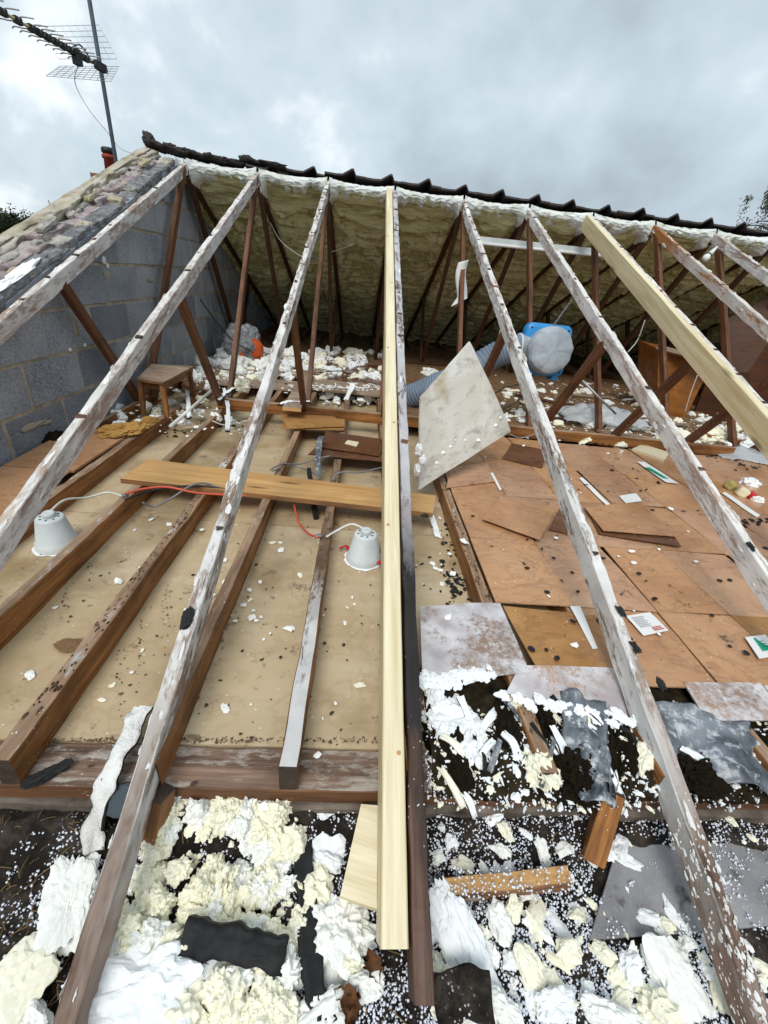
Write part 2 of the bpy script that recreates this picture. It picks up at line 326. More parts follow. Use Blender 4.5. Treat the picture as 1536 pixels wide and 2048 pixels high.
def soil():
    s = NT('eaves debris'); n = s.noise(14, detail=8, rough=.7); c = s.ramp(n, (.32, (.005, .0045, .004)), (.5, (.018, .014, .011)), (.74, (.075, .058, .046)))
    sp = s.vor(130); m = s.noise(9, detail=3, off=(4, 1, 1)); c = s.mix(s.math('MULTIPLY', s.ramp(sp, (.22, 1.), (.30, 0.)), s.ramp(m, (.50, 0.), (.62, 1.))), c, (.6, .62, .66))
    return s.done(c, .95, s.bump(n, .9, .015), spec=.2)
M['soil'] = soil()
M['soilwall'] = simple('dirty wall head', (.16, .13, .105), .95, .1, .8, 40, .7)
def cement():
    s = NT('fibre cement'); n = s.noise(5, detail=7); c = s.ramp(n, (.3, (.15, .145, .15)), (.7, (.36, .355, .365)))
    f = s.noise(160, detail=3, rough=.8); c = s.mix(s.ramp(f, (.56, 0.), (.68, .6)), c, (.38, .38, .40))
    d = s.noise(14, detail=6); c = s.mix(s.ramp(d, (.60, 0.), (.70, .8)), c, (.035, .025, .02))
    return s.done(c, .9, s.bump(f, .4, .003), spec=.2)
M['cement'] = cement()
def bead():
    s = NT('polystyrene bead'); return s.done((.74, .77, .84), .6, None, .25)
M['bead'] = bead()
def boardm():
    s = NT('pale board'); n = s.noise(4, detail=6, dist=.5); c = s.ramp(n, (.3, (.58, .55, .48)), (.55, (.70, .68, .62)), (.75, (.77, .76, .73)))
    d = s.noise(40, (1, 3, 1), 5, .7, off=(2, 5, 2)); c = s.mix(s.ramp(d, (.64, 0.), (.70, .6)), c, (.20, .17, .11))
    r = s.noise(3.2, detail=4, off=(8, 3, 1)); c = s.mix(s.ramp(r, (.60, 0.), (.70, .6)), c, (.40, .30, .15))
    g_ = s.noise(9, (1, 2, 1), 6, .7, .4, off=(4, 4, 9)); c = s.mix(s.ramp(g_, (.5, 0.), (.68, .55)), c, (.27, .24, .18))
    return s.done(c, .8, s.bump(s.noise(45, detail=5), .35, .004), spec=.25)
M['board'] = boardm()
def polythene():
    s = NT('polythene'); n = s.noise(10, detail=4); 
    return s.done((.62, .64, .66), .25, s.bump(n, .6, .02), .5, Transmission_Weight=.0, Alpha=.55)
M['poly'] = polythene()
def foil():
    s = NT('blue grey foil'); n = s.noise(8, detail=5); c = s.ramp(n, (.35, (.03, .038, .05)), (.6, (.20, .22, .245)))
    d = s.noise(35, detail=6, rough=.7); c = s.mix(s.ramp(d, (.52, 0.), (.66, .85)), c, (.55, .57, .6))
    return s.done(c, .35, s.bump(n, .6, .02), .5)
M['foil'] = foil()
M['grass'] = simple('grass', (.06, .085, .03), .95, .1, .5, 2, .5)
M['leafg'] = simple('tree leaf', (.16, .16, .10), .8, .2, 0, 6, .5)
M['leafdk'] = simple('hedge leaf', (.05, .065, .035), .9, .1, 0, 4, .6)
M['bark'] = simple('bark', (.10, .08, .06), .9, .1, .5, 30, .4)
M['housewall'] = simple('house brick', (.28, .15, .10), .9, .1, .3, 8, .3)
M['slate'] = simple('neighbour roof', (.10, .075, .065), .8, .2, .3, 10, .4)
M['pot'] = simple('chimney pot clay', (.30, .045, .03), .7, .3, .3, 20, .3)

M['crust'] = foam('foam residue crust', (.62, .60, .57), (.84, .84, .82), dirt=.06, bump=.8)
M['dirtcrust'] = simple('brown dirt crust', (.15, .095, .06), .95, .1, .8, 60, .6)
# ------------------------------------------------------------------ shape builders
_bc = {}
def beam_me(L, wd, dp, mats, seed=0, ch=.0025, jit=.0012, step=.06, endm=None, cut0=0., cut1=0., wane=0.):
    key = (round(L, 4), wd, dp, tuple(m.name for m in mats), seed, ch, jit, cut0, cut1)
    if key in _bc: return _bc[key]
    n = max(2, int(L/step)); h = wd/2
    prof = [(-h+ch, 0), (h-ch, 0), (h, -ch), (h, -dp+ch), (h-ch, -dp), (-h+ch, -dp), (-h, -dp+ch), (-h, -ch)]
    V, F, FM = [], [], []
    for i in range(n+1):
        x = L*i/n
        for (y, z) in prof:
            o = Vector((x*9, y*40+seed*7.1, z*40))
            dyz = jit*noise.noise(o)*1.6 + jit*1.3*noise.noise(Vector((x*2.2, seed*3.3, 5)))
            dz = jit*noise.noise(o+Vector((31, 7, 2)))*1.6
            if wane and z > -.01: dz -= wane*max(0, noise.noise(Vector((x*14, y*20+seed, 3.3)))-.1)
            xx = x + (cut0*(-z) if i == 0 else 0) + (cut1*(-z) if i == n else 0)
            V.append((xx, y+dyz, z+dz))
    for i in range(n):
        for j in range(8):
            a, b = i*8+j, i*8+(j+1) % 8
            F.append((a, b, b+8, a+8)); FM.append(1 if j in (0,) and len(mats) > 1 else 0)
    em = 2 if len(mats) > 2 else 0
    F.append(tuple(range(7, -1, -1))); FM.append(em); F.append(tuple(n*8+j for j in range(8))); FM.append(em)
    F = [f[::-1] for f in F]
    me = newmesh('beam', V, F, list(mats), FM); _bc[key] = me
    return me
def beam(name, p0, p1, wd, dp, mats, parent=None, up=(0, 0, 1), **k):
    p0, p1 = Vector(p0), Vector(p1)
    return mobj(name, beam_me((p1-p0).length, wd, dp, mats, **k), frame(p0, p1-p0, up), parent)

_ico = {}
def ico(sub):
    if sub not in _ico:
        bm = bmesh.new(); bmesh.ops.create_icosphere(bm, subdivisions=sub, radius=1); bm.verts.ensure_lookup_table()
        _ico[sub] = ([v.co.copy() for v in bm.verts], [tuple(v.index for v in f.verts) for f in bm.faces]); bm.free()
    return _ico[sub]
_lc = {}
def lump_me(seed, mat, sub=3, pw=2., big=.35, knob=.0, kf=3., fine=.05, name='lump', micro=.0):
    key = (seed, mat.name, sub, pw, big, knob, kf, fine)
    if key in _lc: return _lc[key]
    vs, fs = ico(sub); o = Vector((seed*3.17, seed*1.7, -seed*2.3)); V = []
    for d in vs:
        r = 1/((abs(d.x)**pw+abs(d.y)**pw+abs(d.z)**pw)**(1/pw)) if pw != 2 else 1.
        r *= 1 + big*fb(d*1.3+o, 3)
        if knob:
            q = d*kf+o; dist = noise.voronoi(q)[0]; r += knob*(.55-min(dist[0], .9))
            dist = noise.voronoi(q*2.3)[0]; r += knob*.45*(.5-min(dist[0], .9))
        r += fine*noise.noise(d*9+o)
        if sub > 3: r += (.05 if knob > .3 else .018)*abs(noise.noise(d*16+o))-.01+.02*noise.noise(d*34+o)+.012*noise.noise(d*70+o)
        V.append(d*r)
    me = newmesh(name, V, fs, mat, smooth=sub < 4 and 'foam' not in mat.name); _lc[key] = me
    return me
def lump(name, p, s, mat, seed=0, rz=0., tilt=(0, 0), parent=None, **k):
    Mx = T(p) @ Matrix.Rotation(rz, 4, 'Z') @ Matrix.Rotation(tilt[0], 4, 'X') @ Matrix.Rotation(tilt[1], 4, 'Y') @ Matrix.Diagonal((*s, 1))
    return mobj(name, lump_me(seed, mat, **k), Mx, parent)
def merge(name, items, mats):
    V, F, FM = [], [], []
    for me, Mx in items:
        o_ = len(V); V += [Mx @ v.co for v in me.vertices]; k_ = mats.index(me.materials[0])
        for pl_ in me.polygons: F.append(tuple(i+o_ for i in pl_.vertices)); FM.append(k_)
    return mobj(name, newmesh(name, V, F, mats, FM))
def link_to(o, parent):      # hang an object built in the parent's own space under it
    o.parent = parent; o.matrix_basis = Matrix.Identity(4); WM[o] = WM[parent]
def catmull(pts, n=8):
    P = [Vector(p) for p in pts]; P = [P[0]*2-P[1]]+P+[P[-1]*2-P[-2]]; out = []
    for i in range(1, len(P)-2):
        for k in range(n):
            t = k/n; a, b, c, d = P[i-1:i+3]
            out.append(.5*((2*b)+(c-a)*t+(2*a-5*b+4*c-d)*t*t+(3*b-a-3*c+d)*t**3))
    out.append(P[-2]); return out
def tube_vf(pts, r, seg=6, cap=True):
    V, F = [], []; n = len(pts); up = Vector((0, 0, 1))
    for i, p in enumerate(pts):
        d = (pts[min(i+1, n-1)]-pts[max(i-1, 0)]).normalized()
        a = d.cross(up); a = a if a.length > .05 else d.cross(Vector((0, 1, 0))); a.normalize(); b = d.cross(a)
        rr = r(i/(n-1)) if callable(r) else r
        for k in range(seg): t = 2*PI*k/seg; V.append(p+(a*math.cos(t)+b*math.sin(t))*rr)
    for i in range(n-1):
        for k in range(seg): F.append((i*seg+k, i*seg+(k+1) % seg, (i+1)*seg+(k+1) % seg, (i+1)*seg+k))
    if cap: F.append(tuple(range(seg-1, -1, -1))); F.append(tuple((n-1)*seg+k for k in range(seg)))
    return V, F
def tube(name, pts, r, mat, parent=None, seg=6, smooth=True, n=8, curve=True):
    pts = catmull(pts, n) if curve else [Vector(p) for p in pts]
    o = pts[0].copy(); V, F = tube_vf([p-o for p in pts], r, seg)
    return mobj(name, newmesh(name, V, F, mat, smooth=smooth), T(o), parent)
def sheet(name, corners, th, mats, parent=None, n=1, warp=0., seed=0):
    """a thin board or sheet: planar quad (4 world points, counter-clockwise from above), thickness th below"""
    c = [Vector(p) for p in corners]; nrm = (c[1]-c[0]).cross(c[2]-c[0]).normalized()
    if nrm.z < 0: nrm = -nrm
    o = (c[0]+c[2])/2; x = (c[1]-c[0]).normalized(); fr = frame(o, x, nrm); inv = fr.inverted(); q = [inv @ p for p in c]
    V, F = [], []
    for lay in (0, 1):
        for j in range(n+1):
            for i in range(n+1):
                u, v = i/n, j/n; p = (q[0]*(1-u)+q[1]*u)*(1-v)+(q[3]*(1-u)+q[2]*u)*v
                dz = warp*fb((p.x*4+seed, p.y*4, seed*1.3), 2) if warp else 0
                V.append((p.x, p.y, p.z+dz-lay*th))
    k = (n+1)**2
    for j in range(n):
        for i in range(n):
            a = j*(n+1)+i; F.append((a, a+1, a+n+2, a+n+1)); F.append((k+a, k+a+n+1, k+a+n+2, k+a+1))
    e = [i for i in range(n+1)] + [j*(n+1)+n for j in range(1, n+1)] + [n*(n+1)+i for i in range(n-1, -1, -1)] + [j*(n+1) for j in range(n-1, 0, -1)]
    fm = [0]*len(F)
    for a, b in zip(e, e[1:]+e[:1]): F.append((a, k+a, k+b, b)); fm.append(1 if isinstance(mats, (list, tuple)) and len(mats) > 1 else 0)
    return mobj(name, newmesh(name, V, F, mats, fm), fr, parent)
def ribbon(name, pts, wd, th, mats, parent=None, side=None, wavy=.0, seed=0, n=8, jag=1.):
    """a bendy strip following pts, with a width direction; material 1 on the top face, 0 elsewhere"""
    P = catmull(pts, n); o = P[0].copy(); V, F, FM = [], [], []; m = len(P); K = 6
    for i, p in enumerate(P):
        d = (P[min(i+1, m-1)]-P[max(i-1, 0)]).normalized(); s = Vector(side) if side else d.cross(Vector((0, 0, 1))); s = (s-d*s.dot(d)).normalized(); nn = s.cross(d)
        if nn.z < 0: nn = -nn
        for lay in (0, 1):
            for k in range(K+1):
                u = (k/K-.5)*wd*(1+jag*.30*noise.noise(p*19+Vector((seed, 9*(k > K/2), 3)))+jag*.16*noise.noise(p*47+Vector((seed, 9*(k > K/2), 7))))
                hh = wavy*fb((p.x*22+seed, p.y*22, k*.7), 2)
                V.append(p-o+s*u+nn*(hh-(th if lay else 0)))
    R = 2*(K+1)
    for i in range(m-1):
        for k in range(K):
            a = i*R+k; F.append((a, a+1, a+1+R, a+R)); FM.append(1); b = a+K+1; F.append((b+R, b+1+R, b+1, b)); FM.append(0)
        a = i*R; F.append((a, a+R, a+R+K+1, a+K+1)); FM.append(0); a = i*R+K; F.append((a, a+K+1, a+R+K+1, a+R)); FM.append(0)
    for i in (0, m-1):
        for k in range(K): a = i*R+k; F.append((a, a+1, a+1+K+1, a+K+1)); FM.append(0)
    return mobj(name, newmesh(name, V, F, mats, FM if len(mats) > 1 else None, smooth=True), T(o), parent)
def lathe(name, prof, mat, world, parent=None, seg=28, smooth=True):
    V, F = [], []
    for (r, z) in prof:
        for k in range(seg): t = 2*PI*k/seg; V.append((r*math.cos(t), r*math.sin(t), z))
    for i in range(len(prof)-1):
        for k in range(seg): F.append((i*seg+k, i*seg+(k+1) % seg, (i+1)*seg+(k+1) % seg, (i+1)*seg+k))
    F.append(tuple(range(seg-1, -1, -1))); F.append(tuple((len(prof)-1)*seg+k for k in range(seg)))
    me = newmesh(name, V, F, mat, smooth=smooth)
    o = mobj(name, me, world, parent); return o
def prism(name, poly, axis, a, b, mat, parent=None, bev=0.):
    """polygon in the plane normal to axis (x: (y,z) points), extruded from a to b; edge chamfer by inset of the visible end"""
    n = len(poly); c = Vector((sum(p[0] for p in poly)/n, sum(p[1] for p in poly)/n))
    def P(p, t): return {'x': (t, p[0], p[1]), 'y': (p[0], t, p[1]), 'z': (p[0], p[1], t)}[axis]
    V = []
    ins = [(p[0]+(c[0]-p[0])*bev/max(.02, (Vector(p)-c).length), p[1]+(c[1]-p[1])*bev/max(.02, (Vector(p)-c).length)) for p in poly]
    o = Vector(P(c, a)); sg = 1 if b > a else -1
    for p in poly: V.append(Vector(P(p, a))-o)
    for p in poly: V.append(Vector(P(p, b-sg*bev))-o)
    for p in ins: V.append(Vector(P(p, b))-o)
    F = [tuple(range(n)), tuple(range(3*n-1, 2*n-1, -1))]
    for lay in (0, n):
        for i in range(n): j = (i+1) % n; F.append((lay+i, lay+n+i, lay+n+j, lay+j))
    ob = mobj(name, newmesh(name, V, F, mat), T(o), parent)
    return ob
def clip(poly, a, b, c):     # keep a*x+b*y<=c
    out = []
    for i, p in enumerate(poly):
        q = poly[(i+1) % len(poly)]; dp, dq = a*p[0]+b*p[1]-c, a*q[0]+b*q[1]-c
        if dp <= 0: out.append(p)
        if dp*dq < 0: t = dp/(dp-dq); out.append((p[0]+(q[0]-p[0])*t, p[1]+(q[1]-p[1])*t))
    return out
def grid_me(name, fn, nu, nv, mat, smooth=True):
    V = [fn(i/nu, j/nv) for j in range(nv+1) for i in range(nu+1)]
    F = [(j*(nu+1)+i, j*(nu+1)+i+1, (j+1)*(nu+1)+i+1, (j+1)*(nu+1)+i) for j in range(nv) for i in range(nu)]
    return newmesh(name, V, F, mat, smooth=smooth)
def join_vf(parts):
    V, F = [], []
    for v, f in parts:
        o = len(V); V += list(v); F += [tuple(i+o for i in q) for q in f]
    return V, F
def box_vf(p, s, rot=None):
    hx, hy, hz = s[0]/2, s[1]/2, s[2]/2; V = [Vector((x, y, z)) for z in (-hz, hz) for y in (-hy, hy) for x in (-hx, hx)]
    if rot is not None: V = [rot @ v for v in V]
    return [v+Vector(p) for v in V], [(0, 2, 3, 1), (4, 5, 7, 6), (0, 1, 5, 4), (2, 6, 7, 3), (0, 4, 6, 2), (1, 3, 7, 5)]

# ================================================================== the setting
def slopez(y): return Z0+MP*y if y <= YR else Z0+MP*(2*YR-y)
g = mobj('ground', grid_me('ground', lambda u, v: ((u-.5)*1600, (v-.5)*1600, -5.4), 8, 8, M['grass'])); struct(g)

# --- ceiling: plasterboard seen from above
ceil = struct(empty('ceiling', (0, 0, 0)))
for (x0, x1) in ((-1.87, -.606), (-.602, .60), (.604, 1.8), (1.804, 3.0), (3.004, 5.4)):
    for (y0, y1) in ((.102, 1.148), (1.152, 2.348), (2.352, 4.4), (4.404, 8.1)):
        sheet('plasterboard', [(x0, y0, 0), (x1, y0, 0), (x1, y1, 0), (x0, y1, 0)], .0125, M['plaster'], ceil, n=6, warp=.003, seed=x0+y0)

# --- the eaves: wall head, cavity and debris bed
def bed(u, v):
    x = -1.7+4.2*u; y = -.75+.78*v
    z = -.135+.020*fb((x*5, y*5, 1), 3)+.010*fb((x*22, y*22, 4), 3)
    if y > -.09: z += .05*min(1, (y+.09)/.05)
    return (x, y, z)
b = mobj('eaves_bed', grid_me('eaves_bed', bed, 260, 60, M['soil'])); struct(b)
pl = beam('wall_plate', (-1.85, .05, -.004), (2.6, .05, -.004), .1, .05, [M['platef'], M['plate'], M['plate']], step=.05, jit=.002, seed=3, up=(0, 0, 1))
tag(pl, 'long weathered timber wall plate running along the eaves', 'wall plate')
wl = beam('masonry_wall', (-1.85, .052, -.057), (2.6, .052, -.057), .125, .35, [M['soilwall']], step=.04, jit=.006, ch=.008, seed=4)
tag(wl, 'rough mortared wall head under the timber plate', 'wall')

# --- trusses
TX = {i: .6*i for i in range(-3, 10)}; TX[0] = -.017
TL = {-3: 'whitened roof truss nearest the grey block gable wall', -2: 'whitened roof truss second from the block wall, over the left downlight cover',
      -1: 'whitened roof truss third from the block wall, left of the long new pale rafter', 0: 'dark scorched old truss right beside the long new pale rafter',
      1: 'whitened roof truss between the leaning pale board and the blue fan', 2: 'whitened roof truss directly right of the round blue fan',
      3: 'old truss half hidden behind the second new yellow rafter at right', 4: 'roof truss with bare orange timber at its ridge end',
      5: 'roof truss with a light bulb hanging at its ridge end', 6: 'roof truss just inside the right edge of the photo', 7: 'shaded roof truss in the far right of the loft', 8: 'last shaded roof truss at the far right end of the loft'}
YN1, YN2 = 2*YR/3, 4*YR/3
for i in range(-3, 9):
    x = TX[i]; t = empty('roof_truss', (x, 0, 0), TL[i], 'roof truss', 'roof trusses along the loft')
    sd_, tp_ = {-1: ('rafside_f', 'raftop_f'), 1: ('rafside_f', 'raftop_f'), 0: ('rafchar', 'rafchar'), 4: ('rafside_h', 'rafside_h')}.get(i, ('rafside', 'raftop'))
    yf = -.42 if i else -.33
    r = beam('rafter', (x, yf, Z0+MP*yf), (x, YR, ZR), .035, .074 if i else .07, [M[sd_], M[tp_], M['joistend']], t, seed=10+i, jit=.0025, step=.03, cut1=-MP, wane=.006)
    if i in (-3, -2, -1, 1, 2, 3, 4, 5, 0):
        rq = random.Random(70+i); it = []; Lr = (YR-yf)*math.sqrt(1+MP*MP)
        for q in range(190 if i else 60):
            xq = Lr*rq.random() if i else Lr*rq.uniform(.3, 1); a_ = .003+.014*rq.random()**3; sd2 = rq.random()
            if i in (-1, 1) and xq < .7 and rq.random() < .3: continue
            pos_ = (xq, rq.uniform(-.016, .016), .0005) if sd2 < .3 else (xq, (-.018 if (sd2 < .5 if i <= 0 else sd2 < .9) else .018), -rq.uniform(.0, .07))
            dg = (a_*rq.uniform(1, 3.4), a_*.5, .002) if sd2 < .3 else (a_*rq.uniform(1, 3.4), .002, a_*.6)
            it.append((lump_me(700+q % 6, M['crust'], sub=2, big=.7, fine=.2), T(pos_) @ Matrix.Diagonal((*dg, 1))))
        
        if i == 1:
            for q in range(240):
                a_ = .0008+.0032*rq.random()**3; it.append((lump_me(700+q % 6, M['crust'], sub=2, big=.7, fine=.2), T((.36*rq.random()**.8, rq.uniform(-.017, .017), .001) if q % 2 else (.36*rq.random(), .018, -.07*rq.random())) @ Matrix.Diagonal((a_*2.2, a_ if q % 2 else .002, .002 if q % 2 else a_, 1))))
        o_ = merge('foam_residue', it, [M['crust']]); link_to(o_, r); stuff(o_)
    # dark stubs and nail marks where the battens were torn off
    rr = random.Random(i)
    for y in np.arange(.55, 3.9, .235):
        if rr.random() < .5:
            yy = y+rr.uniform(-.03, .03); xx = x+rr.uniform(-.006, .006)
            V, F = box_vf((0, 0, 0), (.012+.026*rr.random(), .006+.016*rr.random(), .002+.003*rr.random())); V = [v+Vector((.004*rr.uniform(-1, 1), .004*rr.uniform(-1, 1), .0012*rr.uniform(-1, 1))) for v in V]
            mobj('batten_stub', newmesh('batten_stub', V, F, M[rr.choice(['joistend', 'joistend', 'rafbrown', 'webdark'])]), frame((xx, yy, Z0+MP*yy+.0015), (1, .15*rr.uniform(-1, 1), 0), (0, -MP, 1)), r)
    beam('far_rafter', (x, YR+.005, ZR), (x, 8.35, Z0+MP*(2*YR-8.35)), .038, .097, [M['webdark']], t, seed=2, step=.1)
    beam('bottom_chord', (x, .0, .09), (x, 8.16, .09), .038, .094, [M['joist'], M['joisttop'], M['joistend']], t, seed=i % 3, jit=.002, step=.06, wane=.006)
    for (a, bb, wd) in (((YR-.05, ZR-.07), (YN1+.06, .06), .058), ((YR+.05, ZR-.07), (YN2-.06, .06), .058), ((2.06, Z0+MP*2.06-.055), (YN1-.05, .06), .062), ((2*YR-2.06, Z0+MP*2.06-.055), (YN2+.05, .06), .062)):
        far = a[0] > YR
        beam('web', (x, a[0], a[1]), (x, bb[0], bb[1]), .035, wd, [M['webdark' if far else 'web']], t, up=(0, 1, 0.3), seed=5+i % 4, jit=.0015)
    if i not in (0,):   # pale drip of foam where the short web meets the rafter
        lump('foam_drip', (x-.004, 2.075, Z0+MP*2.06-.085), (.014, .018, .05), M['foam'], seed=40+i, parent=t, sub=2, tilt=(.4, 0))

# --- intermediate ceiling joists
for x, y1, lab in ((-.3, 8.1, 'ceiling joist with a whitened cut end left of the central downlight cover'), (-.9, 8.1, 'ceiling joist between the two whitened rafters, muddy top, left of centre'),
               (-1.5, 8.1, 'ceiling joist nearest the block wall, passing under the stool'), (.3, 8.1, 'ceiling joist along the edge of the loft boards'),
               (.9, 8.1, 'ceiling joist under the loft boards, right of the blue fan')):
    m = [M['joist'], M['joisttop'], M['joistend']]
    if x == -.3:
        m[1] = wood('joist top whitened end', (.15, .095, .06), (.34, .24, .165), stain=(.10, .055, .032), stain_lo=.5, white=.44, wcol=(.72, .71, .70), foot=(.75, .45), rough=.8, speck=.09)
    o = beam('ceiling_joist', (x, 0.002, .088), (x, y1, .088), .042, .092, m, seed=int(20+x*10), jit=.003, step=.05, wane=.008)
    tag(o, lab, 'joist', 'ceiling joists between the trusses')
    if x in (-.3, -.9, .3):
        rq = random.Random(int(x*100)); it = []
        for q in range(260):
            xq = rq.uniform(.1 if x != -.3 else .6, 2.4); a_ = .001+.004*rq.random()**2; it.append((lump_me(710+q % 6, M['dirtcrust'], sub=2, big=.7, fine=.25), T((xq, rq.uniform(-.016, .016), .0)) @ Matrix.Diagonal((a_*rq.uniform(1, 2.5), a_*.7, .004, 1))))
        o_ = merge('dirt_crust', it, [M['dirtcrust']]); link_to(o_, o); stuff(o_)

# --- new rafters
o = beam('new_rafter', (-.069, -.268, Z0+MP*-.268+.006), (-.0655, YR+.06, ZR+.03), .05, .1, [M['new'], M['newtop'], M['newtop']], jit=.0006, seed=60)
tag(o, 'long new pale yellow rafter running down the middle of the photo', 'rafter', 'new pale rafters')
for k, y in enumerate((.02, .62, 1.1, 1.62, 2.3, 3.0, 3.6)):
    V, F = tube_vf([Vector((0, 0, -.003)), Vector((0, 0, .0012))], .0045, 8); mobj('screw_head', newmesh('screw_head', V, F, M['plank']), T((-.069+.012*(-1)**k, y, Z0+MP*y+.008)), o)
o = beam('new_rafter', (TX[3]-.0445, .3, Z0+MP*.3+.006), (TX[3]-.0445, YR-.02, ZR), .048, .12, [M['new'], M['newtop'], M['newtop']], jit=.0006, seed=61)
tag(o, 'new yellow rafter slanting down to the right edge of the photo', 'rafter', 'new pale rafters')

# --- gable wall: blocks, bricks, verge
gw = empty('gable_wall', (-1.98, YR, 0), 'grey block gable wall with raked brick and mortar top at left', 'wall')
XB = -1.876
tri = [(-.3, -.5), (8.46, -.5), (8.46, slopez(8.46)-.02), (YR, ZR-.02), (-.3, slopez(-.3)-.02)]
prism('mortar_core', tri, 'x', XB-.10, XB-.007, M['mortar'], gw)
rb = random.Random(5)
for k in range(-2, 8):
    z0 = .041+.225*k; off = (1.93 if k % 2 == 0 else 1.93+.225)
    for n_ in range(-6, 16):
        y0 = off+.45*n_
        if y0 > 8.3 or y0+.44 < -.2: continue
        j = lambda: rb.uniform(-.003, .003)
        jt = .009
        poly = [(y0+jt+j(), z0+jt+j()), (y0+.45-jt+j(), z0+jt+j()), (y0+.45-jt+j(), z0+.225-jt+j()), (y0+jt+j(), z0+.225-jt+j())]
        dz = rb.uniform(-.012, .03)
        poly = clip(poly, -MP, 1, Z0-.03+dz); poly = clip(poly, MP, 1, Z0+2*YR*MP-.03+dz) if len(poly) > 2 else poly
        if len(poly) < 3: continue
        ar = abs(sum(poly[a][0]*poly[(a+1) % len(poly)][1]-poly[(a+1) % len(poly)][0]*poly[a][1] for a in range(len(poly))))/2
        if ar < .003: continue
        prism('block', poly, 'x', XB-.1, XB+rb.uniform(-.004, .006), M['block'], gw, bev=.008)
# cement smears on the block face
for (px, py, sx, sy) in ((300, 560, .05, .015), (150, 650, .02, .07), (70, 850, .09, .015), (330, 480, .02, .08), (390, 560, .015, .11), (95, 845, .03, .01), (215, 550, .04, .02)):
    p = atx(px, py, XB); lump('mortar_smear', p, (.006, sx, sy), M['mortar'], seed=int(px), parent=gw, sub=3, big=.6)
# raked tops: rough pieces of block beside the rafter, bricks of the outer leaf, mortar verge outside
def rough_me(seed, mat, sub=4, pw=5., name='chunk'):
    vs, fs = ico(sub); o = Vector((seed*5.3, seed*2.1, seed)); V = []
    for d in vs:
        r = 1/((abs(d.x)**pw+abs(d.y)**pw+abs(d.z)**pw)**(1/pw)); q = d*r
        f = .20*noise.noise(q*1.6+o)+.16*noise.noise(q*4+o)+.12*noise.noise(q*9+o)+.05*noise.noise(q*20+o)+.22*(noise.voronoi(q*2.2+o)[0][1]-noise.voronoi(q*2.2+o)[0][0]-.3)
        V.append(q*(1+f))
    return newmesh(name, V, fs, mat, smooth=True)
M['blockd'] = simple('dark broken block', (.22, .22, .225), .95, .1, .9, 70, .5)
RB = [rough_me(k, M['blockd' if k % 3 else 'verge']) for k in range(6)]; RK = [rough_me(10+k, M['brick' if k < 5 else 'verge'], pw=8.) for k in range(7)]; RM = [rough_me(20+k, M['mortarg' if k % 2 else 'verge'], pw=2.6) for k in range(5)]
def chunk(name, L, wd, h, mat, seed, world, rough=.010):
    vs, fs = ico(4); o = Vector((seed*5.3, seed*2.1, seed)); V = []
    for d in vs:
        r = 1/((abs(d.x)**12+abs(d.y)**12+abs(d.z)**12)**(1/12)); q = Vector((d.x*r*L/2, d.y*r*wd/2, d.z*r*h/2)); w_ = q*14+o
        f = rough*(noise.noise(w_)+.7*noise.noise(w_*2.3)+.5*noise.noise(w_*5)+.35*noise.noise(w_*11)); n_ = Vector((d.x*.6, d.y, d.z)).normalized()
        V.append(q+n_*f)
    mobj(name, newmesh(name, V, fs, mat), world, gw)
y = .1; sq = 0
while y < 3.98:
    L = rb.uniform(.2, .46); L = min(L, 4.04-y); sq += 1
    p = (XB-.052, y+L/2, slopez(y+L/2)-.03+rb.uniform(-.014, .010))
    chunk('raked_block', L*1.02, .10, .075, M['blockd'], sq, frame(p, (rb.uniform(-.03, .03), 1, MP+rb.uniform(-.05, .02)), (rb.uniform(-.12, .12), -MP, 1)), .011)
    chunk('mortar_bed', rb.uniform(.05, .13), .09, .04, M['verge' if sq % 3 else 'mortarg'], sq+50, frame((XB-.06, y+L, slopez(y+L)-.004), (rb.uniform(-.2, .2), 1, MP), (0, -MP, 1)), .013)
    y += L
y = .1
while y < 4.1:
    L = rb.uniform(.22, .45); sq += 1
    p = (XB-.150+rb.uniform(-.01, .01), y+L/2, slopez(y+L/2)-.014+rb.uniform(-.008, .012))
    chunk('brick', L*1.02, .105, .06, M['brick'], sq, frame(p, (rb.uniform(-.08, .08), 1, MP+rb.uniform(-.12, .03)), (rb.uniform(-.15, .15), -MP, 1)), .012)
    for q in range(2): chunk('mortar_bed', rb.uniform(.14, .34), rb.uniform(.02, .05), .020, M['verge' if q else 'mortarg'], sq*2+q+90, frame((p[0]+rb.uniform(-.05, .045), y+L*rb.random(), p[2]+.024), (rb.uniform(-.15, .15), 1, MP), (0, -MP, 1)), .012)
    y += L*.95
def verge(u, v):
    y = -.2+4.42*v; a = u*4; n_ = fb((y*5, a*2, 2), 4); n2 = fb((y*1.3, a, 9), 2)
    pts = [(-.20, -.02), (-.205, .045), (-.235, .055), (-.30, .05), (-.34, -.12)]
    k = min(3, int(a)); f_ = a-k; x = pts[k][0]*(1-f_)+pts[k+1][0]*f_; z = pts[k][1]*(1-f_)+pts[k+1][1]*f_
    ed = 1 if u < .4 else .35
    return (XB+x+.045*n_*ed+.03*n2*ed, y, slopez(min(y, YR))+max(0, y-YR)*MP*.6+z+.014*n_+.01*n2)
mobj('verge_mortar', grid_me('verge_mortar', verge, 16, 260, M['verge']), None, gw)
prism('outer_leaf', [(-.3, -1.5), (8.46, -1.5), (8.46, slopez(8.46)-.05), (YR, ZR-.05), (-.3, slopez(-.3)-.05)], 'x', XB-.315, XB-.12, M['brick'], gw)
